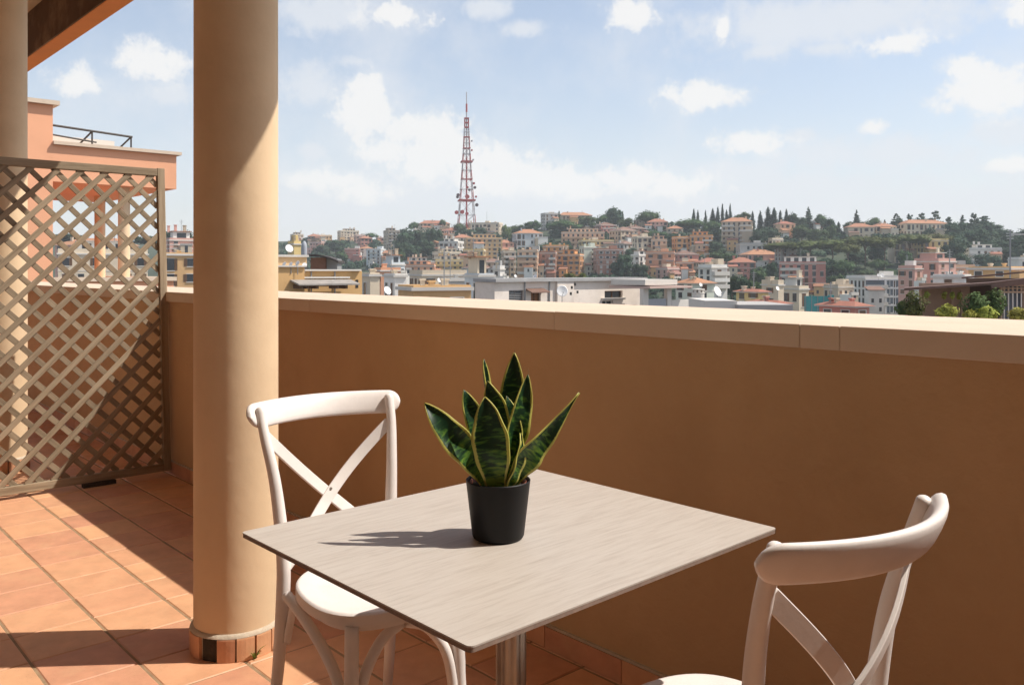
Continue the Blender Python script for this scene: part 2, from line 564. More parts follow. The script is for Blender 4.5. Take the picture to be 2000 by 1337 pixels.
def build_roof():
    b = MB().box(-13.5, 3.0, -1.2, 2.113, 3.75, 4.05)
    tag(b.build('ceiling', M_CEIL), 'cream underside of the terrace roof', None, None, 'structure')
    root = empty('roof_beam', (0, 2.113, 3.33), 0, 'salmon orange edge beam of the terrace roof above the columns', 'beam')
    MB().box(-13.5, 3.0, 0, 0.155, 0, 0.87).build('beam_body', M_FASCIA, root, bevel=0.006)
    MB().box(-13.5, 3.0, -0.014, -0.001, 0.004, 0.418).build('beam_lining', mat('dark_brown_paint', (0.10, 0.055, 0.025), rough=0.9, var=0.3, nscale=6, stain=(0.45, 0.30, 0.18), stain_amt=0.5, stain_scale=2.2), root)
    MB().box(-13.5, 3.0, 0.0, 0.2, 0.872, 0.93).build('beam_coping', M_COPING, root)
    b = MB().box(-13.5, 3.0, -1.25, -1.0, -0.25, 4.0)
    tag(b.build('wall', mat('house_render', (0.80, 0.68, 0.54), rough=0.85, var=0.08)), 'cream house wall at the back of the terrace', None, None, 'structure')
    b = MB().box(1.55, 1.8, -1.0, 2.6, 0.0, 3.33)  # added out of view: blocks sky and floor bounce so the right side darkens
    tag(b.build('wall', mat('end_wall_brown', (0.22, 0.13, 0.07), rough=0.85, var=0.08)), 'unseen end wall added to darken the right of the terrace', None, None, 'structure')


build_roof()

# ------------------------------------------------------------------ trellis
def build_trellis():
    Y0, Y1, Z0, Z1 = 0.30, 2.008, 0.028, 1.905
    root = empty('trellis_screen', (-5.375, 0, 0), 0, 'weathered wooden trellis screen of diagonal slats dividing the terrace', 'trellis')
    root.rotation_euler = (0, radians(-3.4), 0)
    fw = 0.046
    def bx(name, y0, y1, z0, z1, m):
        MB().box(-0.018, 0.018, y0, y1, z0, z1).build(name, m, root, bevel=0.003)
    bx('rail', Y0, Y1 - fw, Z1 - fw, Z1, M_TRELLISH)
    bx('rail', Y0, Y1 - fw, Z0, Z0 + fw, M_TRELLISH)
    bx('stile', Y1 - fw + 0.001, Y1, Z0, Z1 + 0.004, M_TRELLISV)
    bx('stile', Y0 - fw, Y0 - 0.001, Z0, Z1, M_TRELLISV)
    a0, a1, b0, b1 = Y0, Y1 - fw, Z0 + fw, Z1 - fw
    P = 0.1335
    rng = random.Random(8)
    hw = 0.0156
    for layer, sgn, x0 in (('front', 1, 0.0015), ('back', -1, -0.0105)):
        # lines  z = sgn*y + c
        c = -3.0
        k0 = 0.063 if sgn == 1 else 0.03
        n = 0
        for k in range(-40, 60):
            c = k0 + k * P
            pts = []
            for y in (a0, a1):
                z = sgn * y + c
                if b0 <= z <= b1: pts.append((y, z))
            for z in (b0, b1):
                y = sgn * (z - c)
                if a0 < y < a1: pts.append((y, z))
            if len(pts) < 2:
                continue
            pts.sort()
            (ya, za), (yb, zb) = pts[0], pts[-1]
            Ln = math.hypot(yb - ya, zb - za)
            if Ln < 0.05:
                continue
            m = MB().box(-Ln / 2 - 0.006, Ln / 2 + 0.006, -hw, hw, 0, 0.0088)
            o = m.build('slat', M_TRELLIS, root, bevel=0.0015)
            ang = atan2(zb - za, yb - ya) + rng.uniform(-0.004, 0.004)
            # local x -> (0,cos,sin), local y -> (0,-sin,cos), local z -> +X
            R = Matrix(((0, 0, 1), (cos(ang), -sin(ang), 0), (sin(ang), cos(ang), 0)))
            o.rotation_euler = R.to_euler()
            o.location = (x0, (ya + yb) / 2, (za + zb) / 2 + rng.uniform(-0.003, 0.003))
    # small dark foot under the bottom rail
    f = MB().box(-0.02, 0.03, 1.50, 1.68, -0.026, 0.026)
    f.build('foot', M_DARKCEM, root, bevel=0.003)


build_trellis()

# ------------------------------------------------------------------ table
TAB = Vector((-1.2725, 1.1515, 0))
def rrect(hx, hy, r, n=5):
    pts = []
    for cx_, cy_, a in ((hx - r, hy - r, 0), (-hx + r, hy - r, pi / 2), (-hx + r, -hy + r, pi), (hx - r, -hy + r, 1.5 * pi)):
        for k in range(n + 1):
            t = a + pi / 2 * k / n
            pts.append((cx_ + r * cos(t), cy_ + r * sin(t)))
    return pts


def build_table():
    root = empty('cafe_table', TAB, radians(0.5), 'small square cafe table with pale wood top and metal pedestal', 'table')
    hx, hy = 0.354, 0.403
    MB().prism(rrect(hx, hy, 0.009), 0.7473, 0.750).build('tabletop', M_TOP, root)
    MB().prism(rrect(hx - 0.0004, hy - 0.0004, 0.009), 0.7405, 0.7472).build('tabletop_core', M_TOPEDGE, root)
    # fluted pedestal
    b = MB()
    prof = []
    nseg = 48
    for z, s in ((0.02, 1.35), (0.05, 1.12), (0.09, 1.0), (0.66, 1.0), (0.675, 1.08), (0.69, 1.0), (0.70, 1.22), (0.715, 1.25)):
        ring = []
        for i in range(nseg):
            a = 2 * pi * i / nseg
            fl = 0.004 * (0.5 + 0.5 * cos(a * 8)) ** 2 if 0.08 < z < 0.68 else 0.0
            r = 0.0315 * s - fl
            ring.append((r * cos(a), r * sin(a), z))
        prof.append(ring)
    vs = [v for r in prof for v in r]
    fs = []
    for k in range(len(prof) - 1):
        for i in range(nseg):
            j = (i + 1) % nseg
            fs.append((k * nseg + i, k * nseg + j, (k + 1) * nseg + j, (k + 1) * nseg + i))
    b.add(vs, fs)
    b.build('pedestal', M_STEEL, root, smooth=True)
    m = MB(); m.box(-0.15, 0.15, -0.02, 0.02, 0.725, 0.738); m.box(-0.02, 0.02, -0.15, -0.021, 0.725, 0.738); m.box(-0.02, 0.02, 0.021, 0.15, 0.725, 0.738)
    m.lathe([(0.0, 0.716), (0.05, 0.716), (0.05, 0.7245), (0.0, 0.7245)], 24)
    m.build('top_bracket', M_STEEL, root)
    MB().lathe([(0.0, 0.006), (0.20, 0.006), (0.205, 0.012), (0.20, 0.02), (0.07, 0.034), (0.04, 0.04)], 48).build('base', M_STEEL, root, smooth=True)
    for a in range(4):
        t = pi / 4 + a * pi / 2
        MB().lathe([(0.0, 0.004), (0.018, 0.004), (0.018, 0.0075), (0, 0.0075)], 14, c=(0.17 * cos(t), 0.17 * sin(t), 0)).build('foot', M_BLACK, root)


build_table()

# ------------------------------------------------------------------ chairs
def build_chair(loc, rz, label):
    """cross-back chair facing local +x"""
    root = empty('cross_back_chair', loc, rz, label, 'chair', 'white cross-back chairs at the table')
    # seat: rounded, wider at the front
    def seat_outline(s=1.0, inset=0.0):
        pts = []
        n = 56
        for i in range(n):
            a = 2 * pi * i / n
            e = 2.6
            cx_ = math.copysign(abs(cos(a)) ** (2 / e), cos(a)); sy_ = math.copysign(abs(sin(a)) ** (2 / e), sin(a))
            x = cx_ * (0.205 - inset)
            y = sy_ * (0.213 - inset) * (0.94 + 0.10 * cx_ if cx_ < 0 else 0.94 + 0.06 * cx_)
            # notches where the rear legs pass
            if cx_ < -0.5 and abs(sy_) > 0.5:
                d = math.hypot(x + 0.188, abs(y) - 0.175)
                if d < 0.034:
                    k = (0.034 - d)
                    x += k * 1.0; y -= math.copysign(k * 0.8, y)
            pts.append((x, y))
        return pts
    b = MB()
    o0 = seat_outline(); n = len(o0)
    rings = [(0.010, 0.408), (0.0, 0.412), (0.0, 0.437), (0.004, 0.4415), (0.010, 0.4425), (0.05, 0.4375), (0.075, 0.4358)]
    vs = []
    for ins_, z in rings:
        for x, y in o0:
            r = math.hypot(x, y)
            k = (r - ins_) / r
            vs.append((x * k, y * k, z))
    fs = [tuple(range(n))[::-1]]
    for k in range(len(rings) - 1):
        for i in range(n):
            j = (i + 1) % n
            fs.append((k * n + i, k * n + j, (k + 1) * n + j, (k + 1) * n + i))
    fs.append(tuple(range((len(rings) - 1) * n, len(rings) * n)))
    b.add(vs, fs)
    b.build('seat', M_WHITE, root, smooth=True)
    b = MB()
    ap = seat_outline(inset=0.035)
    inn = seat_outline(inset=0.058)
    vs = [(x, y, 0.4075) for x, y in ap] + [(x, y, 0.386) for x, y in ap] + [(x, y, 0.386) for x, y in inn] + [(x, y, 0.4075) for x, y in inn]
    fs = []
    for i in range(n):
        j = (i + 1) % n
        for k in range(3):
            fs.append((k * n + i, (k + 1) * n + i, (k + 1) * n + j, k * n + j))
    b.add(vs, fs)
    b.build('seat_apron', M_WHITE, root, smooth=True)
    # rear legs running up into the back
    def stile(s, t=None):
        return bez([(-0.252, s * 0.184, 0.0), (-0.222, s * 0.176, 0.16), (-0.207, s * 0.168, 0.36), (-0.203, s * 0.167, 0.47), (-0.211, s * 0.173, 0.58),
                    (-0.226, s * 0.184, 0.70), (-0.254, s * 0.199, 0.81), (-0.277, s * 0.203, 0.881)], 7)
    for s in (-1, 1):
        p = stile(s)
        rad = []
        for q in p:
            z = q.z
            rad.append(0.0145 if z < 0.05 else 0.0145 + 0.0045 * min(1, z / 0.4) if z < 0.5 else max(0.0135, 0.019 - (z - 0.5) * 0.016))
        p2 = p + [p[-1] + (p[-1] - p[-2]).normalized() * 0.004, p[-1] + (p[-1] - p[-2]).normalized() * 0.007]
        rad2 = rad + [0.0105, 0.005]
        MB().tube(p2, rad2, 14, up=Vector((0, 1, 0))).build('rear_leg', M_WHITE, root, smooth='all')
    # top rail: bent, thick, rounded ends, sits behind the stiles
    path = []; secs = []
    N = 56
    for i in range(N + 1):
        t = -cos(pi * i / N)
        y = t * 0.238
        x = -0.268 - 0.086 * (1 - abs(t) ** 2.0)
        e = 1 - max(0, (abs(t) - 0.86) / 0.14) ** 2.2
        e = max(0.02, e)
        hh = 0.0335 * (0.35 + 0.65 * sqrt(e)) if e < 1 else 0.0335
        hh = 0.0335 * sqrt(e)
        th = 0.0128 * (0.45 + 0.55 * sqrt(e))
        path.append((x, y, 0.862))
        sec = []
        for q in range(16):
            a = 2 * pi * q / 16
            ca, sa = cos(a), sin(a)
            w_ = th * math.copysign(abs(ca) ** 0.75, ca)
            h_ = hh * math.copysign(abs(sa) ** 0.75, sa)
            sec.append((w_ - 0.42 * h_, h_))
        secs.append(sec)
    MB().sweep(path, secs).build('top_rail', M_WHITE, root, smooth='all')
    # crossed flat strips
    for s, dx in ((1, 0.0), (-1, -0.009)):
        pts = []
        K = 20
        for i in range(K + 1):
            t = i / K
            z = 0.806 - t * (0.806 - 0.460)
            y = s * 0.198 * cos(pi * t) * (1.0 - 0.05 * sin(pi * t)) if False else s * (0.194 - 0.356 * t)
            xs_ = -0.258 + 0.060 * t
            bow = -0.040 * sin(pi * min(1, t * 1.15)) if t < 0.87 else -0.040 * sin(pi * min(1, t * 1.15))
            pts.append((xs_ + bow + dx * sin(pi * t), y, z))
        b = MB()
        P_ = [Vector(p) for p in pts]
        vs = []
        for i, p in enumerate(P_):
            tt = (P_[min(i + 1, K)] - P_[max(i - 1, 0)]).normalized()
            nrm = Vector((1, 0, 0.46)).normalized()
            wv = tt.cross(nrm).normalized()
            nv = wv.cross(tt).normalized()
            w_ = 0.0160 - 0.004 * (abs(i / K - 0.5) < 0.2) * 0
            h_ = 0.0042
            for a, c in ((-w_, -h_), (w_, -h_), (w_, h_), (-w_, h_)):
                vs.append(p + wv * a + nv * c)
        fs = [(3, 2, 1, 0), (K * 4, K * 4 + 1, K * 4 + 2, K * 4 + 3)]
        for i in range(K):
            for q in range(4):
                r = (q + 1) % 4
                fs.append((i * 4 + q, i * 4 + r, i * 4 + 4 + r, i * 4 + 4 + q))
        b.add(vs, fs)
        b.build('cross_brace', M_WHITE, root, bevel=0.0015)
    rv = MB().lathe([(0.0, 0.004), (0.003, 0.0035), (0.0045, 0.0)], 10, c=(0, 0, 0)).build('rivet', M_STEEL, root, smooth=True)
    rv.location = (-0.2635, 0.004, 0.633); rv.rotation_euler = (0, pi / 2, 0)
    # front legs
    for s in (-1, 1):
        p = [(0.158, s * 0.150, 0.411), (0.163, s * 0.154, 0.30), (0.170, s * 0.160, 0.15), (0.178, s * 0.166, 0.0)]
        MB().tube(bez(p, 5), [0.0175] * 8 + [0.016] * 4 + [0.0145] * 4, 14, up=Vector((0, 1, 0))).build('front_leg', M_WHITE, root, smooth='all')
        # bent supports springing from the front leg to the seat
        q = bez([(0.170, s * 0.140, 0.08), (0.166, s * 0.136, 0.20), (0.160, s * 0.116, 0.285), (0.152, s * 0.066, 0.352), (0.146, s * 0.006, 0.379)], 6)
        MB().tube(q, 0.0140, 12, up=Vector((1, 0, 0))).build('bent_support', M_WHITE, root, smooth='all')
        q = bez([(0.155, s * 0.166, 0.08), (0.148, s * 0.166, 0.20), (0.118, s * 0.170, 0.275), (0.055, s * 0.176, 0.330), (-0.04, s * 0.180, 0.372), (-0.165, s * 0.172, 0.392)], 6)
        MB().tube(q, 0.0140, 12, up=Vector((0, 1, 0))).build('bent_support', M_WHITE, root, smooth='all')
        # short rear support
        q = bez([(-0.196, s * 0.160, 0.255), (-0.180, s * 0.158, 0.31), (-0.150, s * 0.156, 0.388)], 6)
        MB().tube(q, 0.0105, 10, up=Vector((0, 1, 0))).build('rear_support', M_WHITE, root, smooth='all')
    return root


build_chair((-1.932, 1.2595, 0.004), radians(-3.9), 'white cross-back chair on the left tucked under the table beside the column')
build_chair((-0.893, 1.298, 0.004), radians(175), 'white cross-back chair on the right seen from behind its curved top rail')

# ------------------------------------------------------------------ potted snake plant
def leaf_material():
    m = bpy.data.materials.new('snake_plant_leaf'); m.use_nodes = True
    nt = m.node_tree; N = nt.nodes; L = nt.links.new
    b = N['Principled BSDF']; b.inputs['Roughness'].default_value = 0.38; b.inputs['Specular IOR Level'].default_value = 0.45
    uv = N.new('ShaderNodeUVMap')
    oi = N.new('ShaderNodeObjectInfo')
    sp = N.new('ShaderNodeSeparateXYZ'); L(uv.outputs[0], sp.inputs[0])
    def math_(op, a, c=None, d=None):
        n = N.new('ShaderNodeMath'); n.operation = op
        for i, v in enumerate((a, c, d)):
            if v is None: continue
            if isinstance(v, (int, float)): n.inputs[i].default_value = v
            else: L(v, n.inputs[i])
        return n.outputs[0]
    e = math_('ABSOLUTE', math_('SUBTRACT', sp.outputs[0], 0.5))     # 0 middle, 0.5 edge
    cv = N.new('ShaderNodeCombineXYZ')
    L(math_('MULTIPLY', sp.outputs[0], 2.2), cv.inputs[0]); L(math_('MULTIPLY', sp.outputs[1], 26), cv.inputs[1]); L(math_('MULTIPLY', oi.outputs['Random'], 40), cv.inputs[2])
    n1 = N.new('ShaderNodeTexNoise'); n1.inputs['Scale'].default_value = 1; n1.inputs['Detail'].default_value = 6; n1.inputs['Distortion'].default_value = 0.5
    L(cv.outputs[0], n1.inputs['Vector'])
    r = N.new('ShaderNodeValToRGB'); el = r.color_ramp.elements
    el[0].position = 0.42; el[0].color = (0.014, 0.050, 0.020, 1); el[1].position = 0.66; el[1].color = (0.22, 0.36, 0.045, 1)
    k = el.new(0.54); k.color = (0.080, 0.195, 0.038, 1)
    # more banding near the base
    f = math_('ADD', n1.outputs['Fac'], math_('MULTIPLY', math_('SUBTRACT', 0.42, sp.outputs[1]), 0.30))
    L(f, r.inputs[0])
    n2 = N.new('ShaderNodeTexNoise'); n2.inputs['Scale'].default_value = 2.0; L(cv.outputs[0], n2.inputs['Vector'])
    ed = N.new('ShaderNodeMapRange'); ed.inputs['From Min'].default_value = 0.408; ed.inputs['From Max'].default_value = 0.43
    L(math_('ADD', e, math_('MULTIPLY', math_('SUBTRACT', n2.outputs['Fac'], 0.5), 0.06)), ed.inputs['Value'])
    mx = N.new('ShaderNodeMix'); mx.data_type = 'RGBA'; L(ed.outputs[0], mx.inputs['Factor']); L(r.outputs[0], mx.inputs['A']); mx.inputs['B'].default_value = (0.64, 0.60, 0.15, 1)
    L(mx.outputs['Result'], b.inputs['Base Color'])
    t = N.new('ShaderNodeBsdfTranslucent'); L(mx.outputs['Result'], t.inputs['Color'])
    ms = N.new('ShaderNodeMixShader'); ms.inputs[0].default_value = 0.28
    L(b.outputs[0], ms.inputs[1]); L(t.outputs[0], ms.inputs[2]); L(ms.outputs[0], N['Material Output'].inputs[0])
    return m


def build_plant():
    PC = Vector((-1.2545, 1.1012, 0.7505))
    root = empty('potted_plant', PC, 0, 'snake plant with yellow edged leaves in a black pot on the table', 'plant')
    MB().lathe([(0.0, 0.0), (0.046, 0.0), (0.0485, 0.002), (0.0505, 0.006), (0.0625, 0.109), (0.0630, 0.1115), (0.0618, 0.113), (0.0603, 0.1115), (0.0590, 0.104), (0.0555, 0.07)], 56).build('pot', M_POT, root, smooth=True)
    MB().lathe([(0.050, 0.083), (0.0545, 0.106), (0.0555, 0.1085), (0.0545, 0.110), (0.0528, 0.108), (0.0505, 0.088)], 48).build('inner_pot', M_INNERPOT, root, smooth=True)
    b = MB()
    rng = random.Random(2)
    vs = [(0, 0, 0.102)]; fs = []
    for k in range(1, 6):
        for i in range(24):
            a = 2 * pi * i / 24
            vs.append((0.0104 * k * cos(a), 0.0104 * k * sin(a), 0.101 + rng.uniform(-0.002, 0.003)))
    for i in range(24):
        fs.append((0, 1 + i, 1 + (i + 1) % 24))
    for k in range(4):
        for i in range(24):
            j = (i + 1) % 24
            fs.append((1 + k * 24 + i, 1 + (k + 1) * 24 + i, 1 + (k + 1) * 24 + j, 1 + k * 24 + j))
    b.add(vs, fs); b.build('soil', M_SOIL, root, smooth='all')
    LM = leaf_material()
    # leaves: control points as (x px, y px, toward viewer mm), max width mm, blade turn, fold, position of max width
    S = 1.665 / FOC
    def P3(x, y, f):
        d = (x - 974) * S
        p = RT * d - FW * (f / 1000)
        return Vector((p.x, p.y, (1046 - y) * S))
    leaves = [
        ([(958, 946, 12), (925, 893, 20), (880, 838, 26), (832, 781, 20)], 56, 20, 0.20, 0.55),
        ([(955, 938, 0), (938, 870, -6), (922, 810, -4), (906, 757, 4)], 42, 30, 0.25, 0.6),
        ([(972, 952, 30), (966, 890, 37), (958, 828, 36), (949, 768, 28)], 72, -6, 0.20, 0.5),
        ([(962, 938, -28), (955, 860, -34), (950, 780, -36), (944, 702, -32)], 36, 66, 0.30, 0.55),
        ([(972, 940, 2), (976, 870, 5), (970, 800, 4), (954, 739, 12)], 56, -10, 0.20, 0.52),
        ([(978, 938, -22), (990, 860, -26), (1000, 775, -27), (1006, 688, -22)], 52, 8, 0.18, 0.6),
        ([(988, 940, 14), (1002, 870, 16), (1018, 800, 12), (1032, 728, 6)], 46, 22, 0.22, 0.55),
        ([(992, 946, 18), (1030, 885, 24), (1076, 834, 16), (1132, 763, 6)], 56, 26, 0.22, 0.38),
        ([(984, 952, 34), (1000, 920, 36), (1013, 880, 34), (1018, 838, 24)], 36, 58, 0.30, 0.5),
        ([(982, 938, -6), (996, 880, -10), (1000, 825, -12), (990, 772, -14)], 40, 30, 0.2, 0.55),
        ([(990, 948, 24), (1002, 900, 20), (1012, 850, 12), (1014, 800, 6)], 30, -35, 0.25, 0.5),
    ]
    for cps, wmax, turn, fold, wpos in leaves:
        path = bez([P3(*c) for c in cps], 9)
        n = len(path)
        b = MB(); vs = []; uvs = []
        axis = (path[-1] - path[0]).normalized()
        view = Vector((-FW.x, -FW.y, 0.0))
        R = Matrix.Rotation(radians(turn), 3, axis)
        K = 9
        for i, p in enumerate(path):
            t = i / (n - 1)
            tt = (path[min(i + 1, n - 1)] - path[max(i - 1, 0)]).normalized()
            nn = (R @ view)
            side = tt.cross(nn).normalized()
            nn = side.cross(tt).normalized()
            if t < wpos:
                q = t / wpos
                w = 0.50 + 0.50 * (q * q * (3 - 2 * q))
            else:
                q = (t - wpos) / (1 - wpos)
                w = max(0.0, 1 - q ** 1.9) ** 0.82 if wpos > 0.4 else max(0.0, 1 - q ** 1.15)
            w = max(w * wmax * S * 0.5, 0.0006)
            w *= 1 + 0.03 * sin(t * 23 + turn)
            for j in range(K):
                s = -1 + 2 * j / (K - 1)
                vs.append(p + side * (s * w) + nn * (fold * w * (s * s) * 1.6 + 0.0015 * sin(t * 17 + s * 2 + turn)))
                uvs.append((0.5 + s / 2, t))
        fs = []
        for i in range(n - 1):
            for j in range(K - 1):
                fs.append((i * K + j, i * K + j + 1, (i + 1) * K + j + 1, (i + 1) * K + j))
        b.add(vs, fs)
        o = b.build('leaf', LM, root, smooth='all')
        ul = o.data.uv_layers.new(name='UVMap')
        for lp in o.data.loops:
            ul.data[lp.index].uv = uvs[lp.vertex_index]
        sm = o.modifiers.new('solid', 'SOLIDIFY'); sm.thickness = 0.0022; sm.offset = 0
    # dry tip of two leaves
    for x, y, f in ((1033, 722, 6), (1006, 688, -22)):
        p = P3(x, y + 6, f)
        MB().tube([p, p + Vector((0.001, 0, 0.009)), p + Vector((0.0005, 0, 0.015))], [0.001, 0.0007, 0.0003], 6).build('leaf_tip', mat('dry_tip', (0.35, 0.22, 0.1), rough=0.8), root)


build_plant()

# weed at the column foot
def build_weed():
    c = Vector((-2.632, 1.255, 0.0))
    root = empty('weed', c, 0, 'small green weed sprouting beside the base of the large column', 'weed')
    M = mat('weed_green', (0.16, 0.22, 0.04), rough=0.6, trans=0.3, rnd=0.2)
    rng = random.Random(4)
    for i in range(9):
        a = rng.uniform(0, 2 * pi); l = rng.uniform(0.02, 0.045)
        p0 = Vector((0, 0, 0)); p1 = Vector((cos(a) * l * 0.35, sin(a) * l * 0.35, l * 0.7)); p2 = Vector((cos(a) * l * 0.9, sin(a) * l * 0.9, l))
        path = bez([p0, p1, p2], 4)
        vs = []; n = len(path)
        sd = Vector((-sin(a), cos(a), 0))
        for k, p in enumerate(path):
            w = 0.0028 * sin(pi * (0.15 + 0.85 * k / (n - 1))) + 0.0002
            vs += [p - sd * w, p + sd * w]
        MB().add(vs, [(2 * k, 2 * k + 1, 2 * k + 3, 2 * k + 2) for k in range(n - 1)]).build('blade', M, root)


build_weed()
# ------------------------------------------------------------------ terrain of the city and the hill
RIDGE = [(-1800, 474, 900), (300, 474, 900), (540, 472, 900), (640, 468, 880), (740, 472, 820), (790, 458, 760), (870, 452, 720), (960, 456, 700), (1060, 446, 690),
         (1150, 442, 690), (1250, 440, 680), (1350, 444, 660), (1450, 448, 640), (1550, 450, 630), (1650, 452, 620), (1760, 450, 610), (1860, 456, 600),
         (1950, 466, 600), (2050, 470, 620), (3800, 486, 800)]
FOOT_D, FOOT_Y = 200.0, 711.0


def ridge_at(x):
    for (xa, ya, da), (xb, yb, db) in zip(RIDGE[:-1], RIDGE[1:]):
        if xa <= x <= xb:
            k = (x - xa) / (xb - xa)
            k = k * k * (3 - 2 * k)
            return ya + (yb - ya) * k, da + (db - da) * k
    return (RIDGE[0][1:] if x < 0 else RIDGE[-1][1:])


def hill_depth(x, y):
    """distance at which the hillside rises to picture row y in the direction of picture column x"""
    ry, rd = ridge_at(x)
    t = max(0.0, min(1.0, (FOOT_Y - y) / (FOOT_Y - ry)))
    return FOOT_D * (rd / FOOT_D) ** t


def ground_z(x, D):
    ry, rd = ridge_at(x)
    if D <= FOOT_D:
        return EYE - 22.0
    t = math.log(D / FOOT_D) / math.log(rd / FOOT_D)
    y = FOOT_Y + (ry - FOOT_Y) * t
    z = EYE + (526.7 - y) / FOC * D
    if t > 1:
        zr = EYE + (526.7 - ry) / FOC * rd
        z = zr - (D - rd) * 0.18
    return z


M_HILL = mat('hill_ground', (0.035, 0.052, 0.024), rough=1, var=0.5, nscale=0.05, stain=(0.13, 0.11, 0.075), stain_amt=0.45, stain_scale=0.03)
M_CITY = mat('city_ground', (0.11, 0.105, 0.10), rough=1, var=0.3, nscale=0.05)


def build_terrain():
    b = MB(); vs = []; fs = []
    xs = list(range(-1700, 3701, 60)); ts = [0.0 + 0.04 * i for i in range(26)] + [1.06, 1.15, 1.3, 1.5]
    for x in xs:
        ry, rd = ridge_at(x)
        for t in ts:
            D = FOOT_D * (rd / FOOT_D) ** t
            p = at(x, 0, D)
            vs.append((p.x, p.y, ground_z(x, D)))
    n = len(ts)
    for i in range(len(xs) - 1):
        for j in range(n - 1):
            fs.append((i * n + j, (i + 1) * n + j, (i + 1) * n + j + 1, i * n + j + 1))
    b.add(vs, fs)
    tag(b.build('hillside', M_HILL, smooth='all'), 'green built-up hillside beyond the city', None, None, 'structure')
    b = MB(); ring = [(1300 * cos(a * pi / 24), 1300 * sin(a * pi / 24), EYE - 22.05) for a in range(48)]
    b.add(ring, [tuple(range(48))])
    tag(b.build('ground', M_CITY), 'city ground far below the terrace', None, None, 'structure')


build_terrain()


def build_haze():
    m = bpy.data.materials.new('haze_air'); m.use_nodes = True
    nt = m.node_tree; nt.nodes.clear()
    out = nt.nodes.new('ShaderNodeOutputMaterial')
    pv = nt.nodes.new('ShaderNodeVolumePrincipled')
    pv.inputs['Color'].default_value = (0.86, 0.91, 0.97, 1)
    pv.inputs['Density'].default_value = HAZE
    pv.inputs['Anisotropy'].default_value = 0.0
    nt.links.new(pv.outputs[0], out.inputs['Volume'])
    o = MB().box(-1350, 1350, -1350, 1350, EYE - 24, EYE + 190).build('haze', m)
    tag(o, 'thin summer haze over the city', kind='stuff')


HAZE = 0.00021
build_haze()

# ------------------------------------------------------------------ city materials
WALLS = {
    'cream': (0.60, 0.50, 0.37), 'ochre': (0.58, 0.36, 0.17), 'yellow': (0.62, 0.46, 0.20), 'peach': (0.62, 0.40, 0.26), 'salmon': (0.58, 0.29, 0.17),
    'orange': (0.58, 0.27, 0.10), 'pink': (0.56, 0.32, 0.26), 'rose': (0.45, 0.20, 0.16), 'brick': (0.34, 0.17, 0.12), 'white': (0.66, 0.63, 0.58),
    'grey': (0.40, 0.39, 0.37), 'tan': (0.46, 0.37, 0.27), 'paleblue': (0.50, 0.53, 0.54), 'palegreen': (0.52, 0.55, 0.46), 'brown': (0.26, 0.16, 0.10),
}


def wall_mat(k):
    w_ = tuple(min(0.82, c * 1.14) for c in WALLS[k])
    return mat('render_' + k, w_, rough=0.9, var=0.07, nscale=0.35, rnd=0.07, stain=tuple(c * 0.6 for c in WALLS[k]), stain_amt=0.45, stain_scale=0.25)


def roof_tile_mat():
    m = mat('roof_tiles', (0.36, 0.16, 0.095), rough=0.9, var=0.18, nscale=1.2, rnd=0.14, huevar=0.012, stain=(0.20, 0.13, 0.10), stain_amt=0.6, stain_scale=0.6, bump=0.5, bscale=4)
    return m


M_ROOF = roof_tile_mat()
M_ROOFD = mat('old_roof_tiles', (0.20, 0.115, 0.085), rough=0.9, var=0.2, nscale=1.0, rnd=0.15, stain=(0.10, 0.08, 0.07), stain_amt=0.6, stain_scale=0.5)
M_FLAT = mat('flat_roof', (0.34, 0.32, 0.30), rough=0.95, var=0.2, nscale=0.4, rnd=0.15)
M_TRIM = mat('white_trim', (0.62, 0.58, 0.52), rough=0.85, var=0.08, nscale=0.6, rnd=0.08)
M_GLASS = mat('window_glass', (0.025, 0.03, 0.035), rough=0.15, spec=0.6, rnd=0.3)
M_SHUT = mat('wood_shutter', (0.14, 0.075, 0.04), rough=0.8, rnd=0.25)
M_SHUTG = mat('green_shutter', (0.06, 0.085, 0.06), rough=0.8, rnd=0.2)
M_SHUTW = mat('pale_shutter', (0.42, 0.40, 0.37), rough=0.8, rnd=0.2)
M_METAL = mat('grey_metal', (0.30, 0.30, 0.30), rough=0.5, metallic=0.3)
M_DISH = mat('dish_white', (0.74, 0.72, 0.69), rough=0.5)
M_AWN = mat('awning_cloth', (0.55, 0.50, 0.40), rough=0.9, rnd=0.1)
M_AWNO = mat('orange_awning', (0.62, 0.30, 0.08), rough=0.9, rnd=0.1)
M_TEAL = mat('teal_netting', (0.05, 0.27, 0.27), rough=0.9, var=0.2, nscale=0.5)
SHUT = {'b': M_SHUT, 'g': M_SHUTG, 'w': M_SHUTW}

BRNG = random.Random(77)
win_cache = {}


def unit_box(name, m):
    k = ('ub', name, m.name)
    if k not in win_cache:
        win_cache[k] = MB().box(-0.5, 0.5, -0.5, 0.5, 0, 1).mesh(name, m)
    return win_cache[k]


